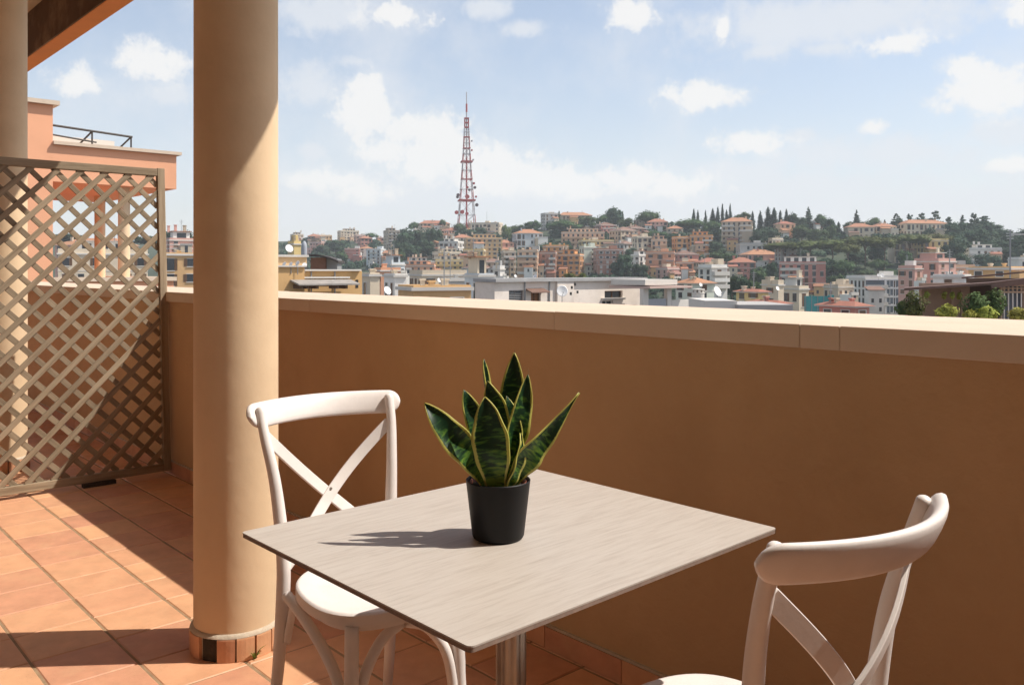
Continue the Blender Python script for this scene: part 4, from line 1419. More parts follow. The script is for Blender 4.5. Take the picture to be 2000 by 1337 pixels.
def crown_mesh(kind, seed, key):
    r = random.Random(seed)
    lobes = []
    if kind == 'umbrella':
        for i in range(11):
            a = r.uniform(0, 2 * pi); q = sqrt(r.random()) * 0.36
            lobes.append((q * cos(a), q * sin(a), 0.40 - q * 0.5 + r.uniform(-0.05, 0.16), r.uniform(0.13, 0.21), r.uniform(0.20, 0.34)))
        lobes.append((0, 0, 0.42, 0.38, 0.34))
    elif kind == 'round':
        for i in range(13):
            a = r.uniform(0, 2 * pi); z = r.uniform(0.15, 0.85); q = 0.30 * sqrt(max(0.05, 1 - (2 * z - 1) ** 2)) * r.uniform(0.6, 1.0)
            lobes.append((q * cos(a), q * sin(a), z, r.uniform(0.13, 0.22), r.uniform(0.12, 0.2)))
        lobes.append((0, 0, 0.5, 0.32, 0.36))
    elif kind == 'cypress':
        for i in range(12):
            z = (i + 0.5) / 12
            w = 0.56 * (1 - z) ** 0.62 * min(1, 0.55 + z * 2.2)
            a = r.uniform(0, 2 * pi)
            lobes.append((0.08 * cos(a) * (1 - z), 0.08 * sin(a) * (1 - z), z * 0.95, w * r.uniform(0.85, 1.1) + 0.03, 0.085))
    elif kind == 'cedar':
        for i in range(9):
            z = 0.12 + 0.86 * i / 8
            w = 0.55 * (1 - z * 0.8)
            for k in range(8 if z < 0.7 else 4):
                a = r.uniform(0, 2 * pi)
                lobes.append((w * 0.65 * cos(a), w * 0.65 * sin(a), z + r.uniform(-0.04, 0.04), w * r.uniform(0.45, 0.75), 0.055))
        lobes.append((0, 0, 0.55, 0.06, 0.4))
    elif kind == 'conifer':
        for i in range(10):
            z = 0.06 + 0.9 * i / 9
            w = 0.46 * (1 - z) ** 0.85 + 0.03
            for k in range(4):
                a = r.uniform(0, 2 * pi)
                lobes.append((w * 0.4 * cos(a), w * 0.4 * sin(a), z, w * r.uniform(0.5, 0.75), 0.065))
    b = MB()
    area = sum(l[3] * (l[3] + l[4]) for l in lobes)
    target = 1100
    for (x, y, z, rx, rz) in lobes:
        # solid core of the clump
        vs = []; fs = []
        n, m = 7, 4
        for j in range(m + 1):
            t = pi * j / m
            for i in range(n):
                a = 2 * pi * i / n
                k = 0.80 * r.uniform(0.8, 1.05)
                vs.append((x + rx * k * sin(t) * cos(a), y + rx * k * sin(t) * sin(a), z + rz * k * cos(t)))
        for j in range(m):
            for i in range(n):
                fs.append((j * n + i, (j + 1) * n + i, (j + 1) * n + (i + 1) % n, j * n + (i + 1) % n))
        b.add(vs, fs)
        cnt = int(target * rx * (rx + rz) / area)
        s0 = {'umbrella': 0.030, 'round': 0.034, 'cypress': 0.040, 'cedar': 0.030, 'conifer': 0.034}[kind]
        for _ in range(cnt):
            u = r.uniform(-1, 1); a = r.uniform(0, 2 * pi); q = sqrt(1 - u * u)
            d = Vector((q * cos(a), q * sin(a), u))
            k = r.uniform(0.78, 1.12)
            p = Vector((x + d.x * rx * k, y + d.y * rx * k, z + d.z * rz * k))
            nrm = (d + Vector((r.uniform(-.8, .8), r.uniform(-.8, .8), r.uniform(-.4, .9)))).normalized()
            t1 = nrm.orthogonal().normalized(); t2 = nrm.cross(t1)
            g = r.uniform(0, 2 * pi); t1, t2 = t1 * cos(g) + t2 * sin(g), t2 * cos(g) - t1 * sin(g)
            s = s0 * r.uniform(0.6, 1.4)
            zs = 1.0 if kind not in ('cypress', 'conifer') else 0.45
            vv = [p + t1 * s, p + t2 * s * 0.7, p - t1 * s, p - t2 * s * 0.7]
            if zs != 1.0:
                vv = [Vector((v.x + (v.x - p.x) * 0.6, v.y + (v.y - p.y) * 0.6, p.z + (v.z - p.z) * zs)) for v in vv]
            b.add(vv, [(0, 1, 2, 3)])
    return b.mesh('crown', M_CROWN[key])


def trunk_mesh(kind, seed):
    r = random.Random(seed)
    b = MB()
    if kind == 'umbrella':
        b.tube(bez([(0, 0, -0.3), (0.02, 0.0, 0.2), (-0.02, 0.01, 0.6), (0, 0, 0.8)], 4), [0.05] * 4 + [0.042] * 4 + [0.034] * 5, 8)
        for k in range(4):
            a = k * pi / 2 + r.uniform(-0.4, 0.4)
            b.tube([(0, 0, 0.62 + 0.04 * k), (0.10 * cos(a), 0.10 * sin(a), 0.82), (0.26 * cos(a), 0.26 * sin(a), 1.12)], [0.028, 0.022, 0.012], 6)
    else:
        b.tube([(0, 0, -0.3), (0.01, 0, 0.4), (0, 0.01, 1.0)], [0.055, 0.045, 0.02], 8)
        for k in range(3):
            a = k * 2.1 + r.uniform(-0.4, 0.4)
            b.tube([(0, 0, 0.5 + 0.1 * k), (0.2 * cos(a), 0.2 * sin(a), 0.9)], [0.025, 0.01], 6)
    return b.mesh('trunk', M_TRUNK, smooth='all')


KIND = {'U': ('umbrella', 'umbrella_pine', 'pine', 0.37, 'pine tree'), 'C': ('cypress', 'cypress_tree', 'cyp', 0.96, 'cypress'), 'R': ('round', 'broadleaf_tree', 'leaf', 0.88, 'tree'),
        'D': ('round', 'evergreen_tree', 'dark', 0.92, 'tree'), 'E': ('cedar', 'cedar_tree', 'dark', 0.92, 'cedar'), 'N': ('conifer', 'conifer_tree', 'dark', 0.95, 'tree'),
        'L': ('round', 'leafy_tree', 'light', 0.88, 'tree'), 'P': ('umbrella', 'stone_pine', 'leaf', 0.70, 'pine tree')}
crowns = {}; trunks = {}
TR = random.Random(11)


def tree(k, x, yt, wpx, hpx, label, D=None, group=None):
    """tree whose top is at (x, yt), crown wpx wide, hpx tall down to its foot (pixels of the photograph)"""
    shape, nm, key, frac, cat = KIND[k]
    v = TR.randrange(3)
    if (k, v) not in crowns:
        crowns[(k, v)] = crown_mesh(shape, 100 + v * 7 + ord(k), key)
    if (shape, v) not in trunks:
        trunks[(shape, v)] = trunk_mesh(shape, 50 + v)
    if D is None:
        D = hill_depth(x, yt + hpx)
    s = D / FOC
    h = hpx * s; w = wpx * s * {'U': 1.3, 'E': 1.35, 'D': 1.3, 'P': 1.2, 'R': 1.2, 'L': 1.15}.get(k, 1.1)
    c = at(x, yt + hpx, D)
    root = empty(nm, c, TR.uniform(0, 6.28), label, cat, group)
    ch = h * frac
    inst('crown', crowns[(k, v)], root, (0, 0, h - ch), (0, 0, 0), (w, w, ch))
    th = h - ch * 0.55
    tw = max(min(w, 9.0) * 0.9, 2.0)
    inst('trunk', trunks[(shape, v)], root, (0, 0, 0), (0, 0, 0), (tw, tw, th))
    return root


T = tree
# wooded knoll left of the mast
T('D', 792, 440, 36, 60, 'dark tree at the left shoulder of the wooded knoll')
T('D', 822, 440, 42, 52, 'dark broad tree in the middle of the wooded knoll')
T('D', 848, 438, 36, 60, 'dark tree at the right shoulder of the wooded knoll below the hilltop house')
T('D', 780, 468, 34, 46, 'olive dark tree low on the left flank of the wooded knoll')
T('D', 806, 474, 34, 44, 'dark tree low in the centre of the wooded knoll')
T('D', 832, 466, 38, 42, 'dark tree below the white terraces of the knoll')
T('P', 809, 428, 22, 30, 'small gnarled pine standing above the wooded knoll')
T('P', 757, 447, 18, 18, 'tiny umbrella pine on the skyline left of the knoll')
T('P', 865, 425, 14, 20, 'small round tree rising behind the hilltop house left of the mast')
T('R', 780, 490, 30, 34, 'olive green tree at the foot of the knoll beside the peach gabled house')
T('P', 897, 430, 32, 32, 'round green pine at the foot of the mast')
T('D', 918, 444, 32, 30, 'dark green tree between the mast foot and the cream flat roofed block')
T('D', 938, 440, 24, 28, 'dark tree against the left wall of the cream flat roofed block')
T('L', 990, 438, 26, 36, 'bright green tree right of the cream flat roofed block')
T('R', 1012, 436, 34, 26, 'rounded green tree in the ridge hedge right of the bright tree')
T('R', 1040, 431, 38, 28, 'broad green tree on the ridge left of the grey angular block')
T('N', 975, 484, 24, 40, 'dark conifer left of the curved balcony towers')
T('D', 655, 464, 40, 34, 'broad dark tree below the wide cream skyline block')
T('D', 630, 472, 32, 34, 'dark tree left of the broad dark tree on the left slope')
T('R', 668, 484, 26, 40, 'green tree behind the arched shed beside the rosy block')
T('D', 640, 490, 30, 34, 'dark tree directly above the arched shed')
T('D', 340, 446, 40, 36, 'dark tree on the skyline right of the trellis post', D=420)
T('D', 362, 450, 34, 34, 'dark tree on the skyline touching the large column', D=420)
T('D', 322, 452, 30, 30, 'dark tree on the skyline behind the trellis post', D=420)
T('D', 290, 458, 60, 24, 'dark tree seen through the right end of the trellis', D=420)
T('D', 140, 456, 70, 26, 'dark tree seen through the left part of the trellis', D=440)
T('P', 725, 451, 26, 20, 'flat topped pine on the left skyline above the red walled villa')
# ridge, centre
T('P', 1098, 422, 66, 40, 'wide dark pine in front of the ridge villa, centre')
T('N', 1092, 412, 20, 34, 'pointed dark tree right of the grey angular ridge block')
T('R', 1148, 418, 40, 36, 'green tree in front of the long tan ridge villa')
T('D', 1202, 404, 34, 48, 'tall dark rounded tree on the ridge left of the round pine')
T('P', 1178, 412, 30, 36, 'lower rounded pine left of the tall dark ridge tree')
T('R', 1222, 422, 36, 32, 'green tree between the tall dark tree and the round ridge pine')
T('P', 1266, 404, 54, 44, 'big round topped pine alone on the ridge in the centre')
T('C', 1216, 411, 6, 26, 'thin little cypress on the ridge right of the tall dark tree')
T('P', 1076, 468, 58, 32, 'flattened oval pine above the orange brown block')
T('R', 1105, 476, 26, 26, 'small tree at the right end of the oval pine')
T('D', 1218, 494, 36, 56, 'dark tall tree in front of the brown brick block')
T('D', 1250, 510, 34, 40, 'dark rounded tree right behind the weathered white rooftop block')
T('D', 1205, 510, 26, 38, 'dark tree at the left foot of the tall slope tree')
T('L', 1112, 532, 30, 22, 'low bright bushes on the roof left behind the weathered block', D=200)
T('L', 1136, 532, 26, 22, 'low bright bush behind the coping of the weathered block', D=200)
T('R', 1284, 448, 46, 26, 'low green tree under the pink ridge house')
T('D', 1322, 448, 40, 46, 'dark tree below the wide dome shaped pine, left side')
T('D', 1232, 478, 24, 34, 'dark reddish tree left of the cream house with white band')
# dome pine and cypresses
T('P', 1352, 420, 76, 40, 'wide dome shaped pine left of the tall apartment tower')
T('P', 1390, 424, 36, 40, 'smaller pine leaning on the dome shaped pine')
T('D', 1392, 446, 30, 40, 'dark tree left of the tall apartment tower')
T('D', 1400, 470, 34, 44, 'dark tree below the left balconies of the tall apartment tower')
T('C', 1355, 406, 9, 36, 'slim cypress at the left end of the cypress row', )
T('C', 1363, 409, 8, 32, 'short cypress second from left in the cypress row')
T('C', 1378, 409, 7, 34, 'single thin cypress in a gap of the row above the dome pine')
T('C', 1392, 406, 16, 42, 'bushy cypress in the row left of the tallest pair')
T('C', 1402, 402, 11, 46, 'cypress in the dense row left of the tallest pair')
T('C', 1411, 396, 9, 50, 'tall slim cypress, left one of the tallest pair')
T('C', 1419, 408, 11, 40, 'shorter cypress standing between the tallest pair')
T('C', 1426, 396, 9, 52, 'tall slim cypress, right one of the tallest pair')
T('R', 1450, 412, 34, 28, 'open crowned tree behind the roof of the tall apartment tower')
T('C', 1470, 411, 11, 40, 'cypress just right of the tall apartment tower')
T('C', 1485, 410, 14, 46, 'pointed cypress left of the thick cypress clump')
T('C', 1500, 402, 20, 54, 'thick tall cypress, left half of the clump right of the tower')
T('C', 1512, 404, 20, 52, 'thick tall cypress, right half of the clump right of the tower')
T('C', 1524, 409, 14, 46, 'pointed cypress right of the thick clump')
T('C', 1536, 407, 14, 46, 'cypress above the peach building with orange roof')
T('D', 1548, 408, 22, 46, 'dark round topped tree ending the cypress rows')
T('D', 1564, 420, 26, 34, 'dark tree filling the gap before the two lobed pine')
T('N', 1579, 404, 26, 44, 'tall two lobed dark pine on the ridge')
T('P', 1604, 412, 26, 36, 'leaning pine right of the two lobed dark pine')
T('D', 1483, 444, 34, 50, 'green tree right of the tall apartment tower base')
T('D', 1506, 436, 36, 50, 'dark tree below the thick cypress clump')
T('R', 1566, 434, 40, 44, 'green rounded tree below the small white ridge house')
T('R', 1598, 442, 46, 40, 'green tree with see through crown right of the small white ridge house')
T('C', 1638, 432, 14, 32, 'dark cypress in the dip of the ridge')
T('R', 1622, 440, 24, 36, 'pale green tree beside the dark cypress in the ridge dip')
T('N', 1673, 410, 22, 36, 'single conifer on the ridge above the cream villa')
T('P', 1662, 428, 26, 24, 'low pine left under the single ridge conifer')
T('P', 1707, 419, 32, 34, 'dark umbrella pine between the two ridge villas')
T('C', 1728, 428, 9, 22, 'small cypress right of the dark umbrella pine')
T('E', 1752, 418, 26, 38, 'leaning cedar left of the large cream villa')
T('E', 1778, 420, 30, 56, 'cedar at the left of the cedar group behind the large villa', D=640)
T('E', 1800, 418, 34, 58, 'cedar behind the roof of the large cream villa', D=640)
T('E', 1826, 414, 40, 62, 'tallest cedar of the group behind the large cream villa', D=640)
T('E', 1852, 424, 30, 56, 'cedar at the right end of the group behind the large villa', D=640)
T('N', 1880, 420, 32, 44, 'dense pyramid shaped cedar on the right ridge')
T('E', 1903, 418, 28, 50, 'ragged tall cedar on the right ridge')
T('E', 1922, 422, 46, 46, 'spreading cedar with layered branches on the right ridge')
T('D', 1965, 446, 36, 40, 'dark tree right of the layered cedar near the aerial')
T('D', 1996, 440, 44, 50, 'dark tree at the right picture edge on the ridge')
# umbrella pines
T('U', 1530, 466, 84, 60, 'long flat umbrella pine at the left end of the pine band')
T('U', 1582, 463, 72, 66, 'flat umbrella pine second from left in the pine band')
T('U', 1626, 460, 76, 70, 'umbrella pine with tall bare trunk in the pine band')
T('U', 1690, 452, 76, 80, 'high umbrella pine at the right end of the pine band')
T('U', 1656, 468, 50, 70, 'umbrella pine half hidden in the middle of the pine band')
T('U', 1728, 458, 50, 70, 'umbrella pine right of the pine band, left of the spreading one')
T('U', 1776, 450, 74, 70, 'spreading umbrella pine with forked trunk before the pale villas')
T('U', 1826, 449, 56, 66, 'umbrella pine in front of the yellow villa')
T('P', 1647, 500, 58, 46, 'round pine on a short trunk below the pine band')
T('P', 1690, 522, 40, 26, 'low dome shaped pine above the white modern block')
T('P', 1742, 518, 36, 36, 'dome shaped tree right above the white modern block')
T('P', 1714, 500, 40, 36, 'dark rounded pine between the pine band and the pale villas')
T('D', 1612, 500, 44, 44, 'dark tree under the middle of the pine band')
T('D', 1570, 488, 40, 34, 'dark tree behind the roof of the big rose block')
T('D', 1672, 486, 40, 36, 'dark undergrowth tree beneath the high umbrella pine')
T('D', 1712, 474, 40, 40, 'dark tree below the right end of the pine band')
T('R', 1632, 536, 34, 34, 'green tree right of the big rose apartment block')
T('R', 1655, 545, 34, 26, 'green tree above the long slatted wall')
T('D', 1430, 536, 30, 46, 'dark tree in front of the rose red villa', D=240)
T('D', 1448, 530, 32, 50, 'tall dark tree at the right corner of the rose red villa', D=240)
T('D', 1506, 510, 22, 52, 'tall narrow dark tree left of the big rose block')
T('R', 1482, 516, 36, 52, 'olive green tree between the rose villa and the big rose block')
T('R', 1474, 545, 34, 36, 'green tree above the low yellow house', D=240)
T('R', 1402, 486, 34, 34, 'green tree right of the bright orange building')
T('R', 1425, 490, 32, 34, 'green tree below the tall apartment tower')
T('R', 1600, 582, 30, 26, 'green bush beside the teal hoarding', D=210)
# dark wood at right
T('D', 1868, 450, 50, 60, 'dark wood tree right of the yellow villa')
T('D', 1905, 452, 54, 50, 'dark wood tree above the white villa with pink balconies')
T('D', 1940, 462, 50, 54, 'dark wood tree left of the roof aerial')
T('D', 1878, 486, 40, 50, 'dark wood tree left of the white villa with pink balconies')
T('D', 1968, 482, 48, 46, 'dark wood tree behind the roof aerial pole')
T('D', 2000, 478, 50, 50, 'dark wood tree at the right picture edge, lower slope')
for x, y, w_, h_, l in ((1772, 424, 40, 36, 'dark tree on the ridge behind the left end of the large cream villa'), (1806, 424, 44, 36, 'dark tree on the ridge behind the middle of the large cream villa'),
                        (1838, 424, 44, 40, 'dark tree on the ridge behind the right end of the large cream villa'), (1866, 428, 40, 44, 'dark ridge tree filling the gap left of the pyramid cedar'),
                        (1900, 428, 44, 40, 'dark ridge tree between the pyramid cedar and the layered cedar'), (1938, 434, 44, 40, 'dark ridge tree right of the layered cedar'),
                        (1688, 432, 30, 26, 'dark ridge tree between the single conifer and the dark umbrella pine'), (1620, 426, 30, 40, 'dark ridge tree right of the leaning pine')):
    T('D', x, y, w_, h_ + (26 if 1760 < x < 1850 else 0), l, D=650 if 1760 < x < 1850 else None)
for x, y, w_, h_, l in ((1850, 444, 50, 60, 'dark tree of the right wood standing closest to the large cream villa'), (1890, 440, 50, 60, 'dark tree of the right wood under the pyramid cedar'),
                        (1925, 444, 60, 60, 'dark tree of the right wood under the layered cedar'), (1955, 452, 50, 60, 'dark tree of the right wood left of the comb aerial'),
                        (1985, 456, 60, 60, 'dark tree of the right wood behind the boom of the comb aerial'), (1860, 470, 46, 60, 'dark tree of the right wood just above the palazzo'),
                        (1930, 486, 50, 56, 'dark tree of the right wood behind the white villa'), (1990, 470, 60, 66, 'dark tree of the right wood cut by the picture edge'), (2030, 452, 70, 80, 'dark tree at the far end of the right wood')):
    T('D', x, y, w_, h_, l)
T('P', 1884, 442, 48, 30, 'rounded green pine in front of the dark right wood')
T('R', 1768, 488, 30, 40, 'tree beside the trunk of the spreading umbrella pine')
T('R', 1780, 506, 40, 34, 'dark tree at the left of the palazzo roofs')


# far wood closing gaps on the slope: one mass nobody could count
def woodland():
    r = random.Random(21)
    b = MB()
    def clump(x, y, w, hpx, D):
        s = D / FOC
        c = at(x, y, D)
        for k in range(5):
            q = c + Vector((r.uniform(-.4, .4) * w * s, r.uniform(-.4, .4) * w * s, r.uniform(-0.2, 0.5) * hpx * s))
            rx = w * s * r.uniform(0.22, 0.36); rz = hpx * s * r.uniform(0.3, 0.5)
            for _ in range(52):
                u = r.uniform(-0.4, 1); a = r.uniform(0, 2 * pi); qq = sqrt(1 - u * u)
                d = Vector((qq * cos(a), qq * sin(a), u))
                p = q + Vector((d.x * rx, d.y * rx, d.z * rz)) * r.uniform(0.75, 1.1)
                nrm = (d + Vector((r.uniform(-.8, .8), r.uniform(-.8, .8), r.uniform(-.3, .8)))).normalized()
                t1 = nrm.orthogonal().normalized(); t2 = nrm.cross(t1)
                sz = w * s * r.uniform(0.06, 0.13)
                b.add([p + t1 * sz, p + t2 * sz, p - t1 * sz, p - t2 * sz], [(0, 1, 2, 3)])
    for i in range(620):
        x = r.uniform(540, 2060)
        ry, rd = ridge_at(x)
        t = r.uniform(0.0, 1.0)
        y = ry + 4 + t * (596 - ry)
        if x > 1850: y = ry + 2 + (t ** 1.5) * 90
        if 1495 < x < 1850 and 472 < y < 530 and r.random() < 0.3: continue
        D = hill_depth(x, y)
        clump(x, y - 2, r.uniform(16, 34), r.uniform(10, 18), D)
    tag(b.build('woodland', M_CROWN['dark'], kind='stuff'), 'dark green scrub and garden trees filling the gaps on the hillside')


woodland()

# ------------------------------------------------------------------ radio mast
def build_mast():
    D = 700.0
    s = D / FOC
    X0 = 911.3
    base = at(X0, 446, D)
    root = empty('radio_mast', base, atan2(-FW.x, FW.y) + radians(9), 'tall red and white lattice radio mast on the hill', 'radio mast')
    def Z(y): return (446 - y) * s
    MR = mat('mast_red', (0.42, 0.06, 0.05), rough=0.7)
    MW = mat('mast_grey', (0.46, 0.43, 0.43), rough=0.7)
    MD = mat('mast_dark', (0.09, 0.05, 0.05), rough=0.8)
    def half(y):
        t = (446 - y) / (446 - 250)
        return (19.5 * (1 - t) ** 1.25 + 5.0 * (1 - (1 - t) ** 1.25)) * s
    ys = [446, 420, 391, 370, 350, 333, 316, 301, 290, 268, 250]
    for i, (sx, sy) in enumerate(((-1, -1), (1, -1), (1, 1), (-1, 1))):
        leg = None
        for k in range(len(ys) - 1):
            b = MB()
            a, c = ys[k], ys[k + 1]
            b.tube([(sx * half(a) * 0.86, sy * half(a) * 0.86, Z(a)), (sx * half(c) * 0.86, sy * half(c) * 0.86, Z(c))], 0.32, 6)
            if leg is None:
                leg = b.build('leg', MR, root)
            else:
                b.build('leg_section', MR if k % 2 == 0 else MW, leg)
    for y, th, m in ((391.5, 1.15, MR), (350, 0.6, MR), (316, 1.1, MR), (290, 0.7, MR), (268, 0.7, MR), (333, 0.4, MW), (301, 0.5, MW), (279, 0.35, MW), (258, 0.35, MW), (420, 0.3, MW), (370, 0.3, MW)):
        h_ = half(y) * 0.86 + (1.2 if th > 1 else 0.2); z = Z(y)
        b = MB()
        w = 0.35
        b.box(-h_, h_, -h_ - w, -h_ + w, z - th / 2, z + th / 2); b.box(-h_, h_, h_ - w, h_ + w, z - th / 2, z + th / 2)
        b.box(-h_ - w, -h_ + w, -h_ + w, h_ - w, z - th / 2, z + th / 2); b.box(h_ - w, h_ + w, -h_ + w, h_ - w, z - th / 2, z + th / 2)
        if th > 1:
            b.box(-h_ + w, h_ - w, -0.5, 0.5, z - th / 2, z + th / 2); b.box(-0.5, 0.5, -h_ + w, -0.51, z - th / 2, z + th / 2)
        b.build('platform', m, root)
    br = MB()
    for k in range(len(ys) - 1):
        a, c = ys[k], ys[k + 1]
        ha, hc = half(a) * 0.86, half(c) * 0.86
        for sy in (-1, 1):
            br.tube([(-ha, sy * ha, Z(a)), (hc, sy * hc, Z(c))], 0.13, 4); br.tube([(ha, sy * ha, Z(a)), (-hc, sy * hc, Z(c))], 0.13, 4)
            br.tube([(sy * ha, -ha, Z(a)), (sy * hc, hc, Z(c))], 0.13, 4); br.tube([(sy * ha, ha, Z(a)), (sy * hc, -hc, Z(c))], 0.13, 4)
    br.build('lattice_brace', MW, root, kind='stuff')
    MB().tube([(0, 0, 0), (0, 0, Z(306))], 0.65, 8).build('cable_duct', MR, root)
    MB().tube([(0, 0, Z(306)), (0, 0, Z(250))], 0.5, 8).build('cable_duct', MW, root)
    cg = MB(); hw_ = 3.6 * s
    for sx, sy in ((-1, -1), (1, -1), (1, 1), (-1, 1)):
        cg.box(sx * hw_ - 0.35, sx * hw_ + 0.35, sy * hw_ - 0.35, sy * hw_ + 0.35, Z(249), Z(231.5))
    for y in (249, 240, 231.5):
        z = Z(y)
        cg.box(-hw_ - 0.4, hw_ + 0.4, -hw_ - 0.4, hw_ + 0.4, z - 0.5, z + 0.5)
    cg.build('top_cage', MR, root)
    MB().tube([(0, 0, Z(249)), (0, 0, Z(219))], 0.55, 8).build('spire', MW, root)
    MB().tube([(0, 0, Z(219)), (0, 0, Z(203))], 0.75, 8).build('spire', MR, root)
    MB().tube([(0, 0, Z(203)), (0, 0, Z(180))], 0.40, 8).build('spire', MW, root)
    for (dx, y, r_, m) in ((-18, 382, 1.3, MD), (-19, 386, 1.2, MD), (18.5, 401, 1.4, MD), (-21, 416, 1.6, MR), (-10, 415, 1.7, MR), (-1, 418, 1.4, MR), (15, 367, 1.2, MD), (4, 372, 1.0, MD), (13, 359, 1.0, MR),
                          (9.5, 276, 0.8, MW), (9.5, 294, 0.8, MR), (12, 313, 0.8, MW), (0, 385, 1.8, MR), (0, 367, 1.2, MR), (7, 352, 0.9, MR), (17, 385, 0.9, MR)):
        c = Vector((dx * s, -half(y) * 0.9, Z(y)))
        b = MB(); b.lathe([(0.0, -0.5), (r_, -0.5), (r_, 0.5), (0.0, 0.5)], 10)
        o = b.build('antenna_drum', m, root)
        o.location = c; o.rotation_euler = (pi / 2, 0, 0)
    return root


build_mast()

# thin second aerial right of the mast
def thin_aerial(x, yt, yb, D, label):
    c = at(x, yb, D)
    h = (yb - yt) * D / FOC
    b = MB().tube([(0, 0, -3), (0, 0, h)], [0.16, 0.10], 6)
    o = b.build('radio_aerial', M_METAL); o.location = c
    tag(o, label, 'aerial')


thin_aerial(951, 413, 436, 690, 'thin grey aerial pole on the ridge right of the radio mast')

# ------------------------------------------------------------------ satellite dishes
def dish(x, y, rpx, D, label, turn=0.0, pole=1.6, tilt=25, rw=1.0):
    r_ = rpx * D / FOC
    c = at(x, y, D)
    root = empty('satellite_dish', (c.x, c.y, c.z - r_ - pole), atan2(-FW.x, FW.y) + radians(turn), label, 'satellite dish', 'satellite dishes on the roofs')
    prof = [(0.001, 0.16)] + [(t, 0.16 * (1 - t * t)) for t in (0.25, 0.5, 0.75, 0.92, 1.0)] + [(1.02, -0.015), (0.9, 0.012), (0.5, 0.105), (0.001, 0.14)]
    o = MB().lathe([(a * r_, b * r_) for a, b in prof], 28).build('reflector', M_DISH, root, smooth='all')
    o.location = (0, 0, r_ + pole); o.rotation_euler = (radians(90 - tilt) + pi, 0, 0)
    MB().tube([(0, 0.12 * r_, 0), (0, 0.12 * r_, pole + r_ * 0.9)], max(0.03, r_ * 0.05), 8).build('pole', M_METAL, root)
    MB().tube([(0, -0.1 * r_, pole + r_ * 0.1), (0, -r_ * 0.95, pole + r_ * 0.75)], max(0.02, r_ * 0.035), 6).build('feed_arm', M_METAL, root)
    MB().cbox((0, -r_ * 0.95, pole + r_ * 0.78), (r_ * 0.14, r_ * 0.2, r_ * 0.14)).build('receiver', M_METAL, root)


dish(757, 567, 8.5, 68, 'white satellite dish low above the parapet right of the ochre wing', turn=50)
dish(565, 485, 8, 75, 'white satellite dish high on the ochre roof beside the column', turn=40)
dish(595, 517, 4.5, 69, 'small white dish at the left end of the long ochre coping', turn=20, pole=0.5)
dish(555, 515.5, 4.5, 68, 'small pale dish on the ochre block, nearest the column', turn=-30, pole=0.6)
dish(568, 515.5, 4.5, 68.2, 'small pale dish on the ochre block, middle of the row of three', turn=-30, pole=0.6)
dish(581, 514, 5, 68.4, 'small pale dish on the ochre block, right end of the row of three', turn=-30, pole=0.7)
dish(1098, 568, 11, 72, 'large white satellite dish on the front of the weathered rooftop block', turn=8, pole=0.9, tilt=15)
dish(1007, 539, 3.2, 78, 'small white dish on the coping at the left of the weathered block', turn=35, pole=0.7)
dish(1045, 539, 4, 78, 'white dish with dark back on the coping of the weathered block', turn=-25, pole=0.7)
dish(1402, 569, 10.5, 60, 'large tilted white dish on a pole right of the cylinder chimney', turn=42, pole=1.1)
dish(1369, 556, 4, 66, 'small white dish above the cylinder chimney', turn=30, pole=1.0)
dish(858, 547, 4.5, 110, 'white dish on the grey flat roof, left one of two', turn=45)
dish(869, 547, 4.5, 110, 'white dish on the grey flat roof seen nearly edge on', turn=-50)
dish(1723, 538, 4, 285, 'white dish on the roof of the white modern block, right one')
dish(1716, 537, 3, 285, 'small white dish on the roof of the white modern block, left one')
dish(1519, 563, 4.5, 185, 'white dish on the cream house beside the low yellow house', turn=30)

# ------------------------------------------------------------------ near rooftops behind the parapet
def facing(x, D, rot=0):
    """frame at ground level: origin below picture column x, local x to the right, local y away"""
    c = at(x, 526.7, D)
    return Vector((c.x, c.y, EYE)), atan2(-FW.x, FW.y) + radians(rot)


def px2(x, y, x0, D, rot=0):
    """facade coordinates (along, up) of the point of a facade seen at a pixel; the facade passes through column x0 at depth D"""
    u0, u = (x0 - 1000) / FOC, (x - 1000) / FOC
    c, s_ = cos(radians(rot)), sin(radians(rot))
    # facade point: depth D + t*s_, lateral D*u0 + t*c
    t = (u * D - u0 * D) / (c - u * s_)
    d = D + t * s_
    return t, (526.7 - y) * d / FOC


def wall_with_openings(mb, x0, x1, z0, z1, y0, y1, ops):
    xs = sorted(set([x0, x1] + [o[0] for o in ops] + [o[1] for o in ops]))
    zs = sorted(set([z0, z1] + [o[2] for o in ops] + [o[3] for o in ops]))
    for a, b in zip(xs[:-1], xs[1:]):
        run = None
        for c, d in zip(zs[:-1], zs[1:]):
            mx, mz = (a + b) / 2, (c + d) / 2
            inside = any(o[0] < mx < o[1] and o[2] < mz < o[3] for o in ops)
            if inside:
                if run: mb.box(a, b, y0, y1, run[0], run[1]); run = None
            else:
                run = (run[0], d) if run else (c, d)
        if run: mb.box(a, b, y0, y1, run[0], run[1])


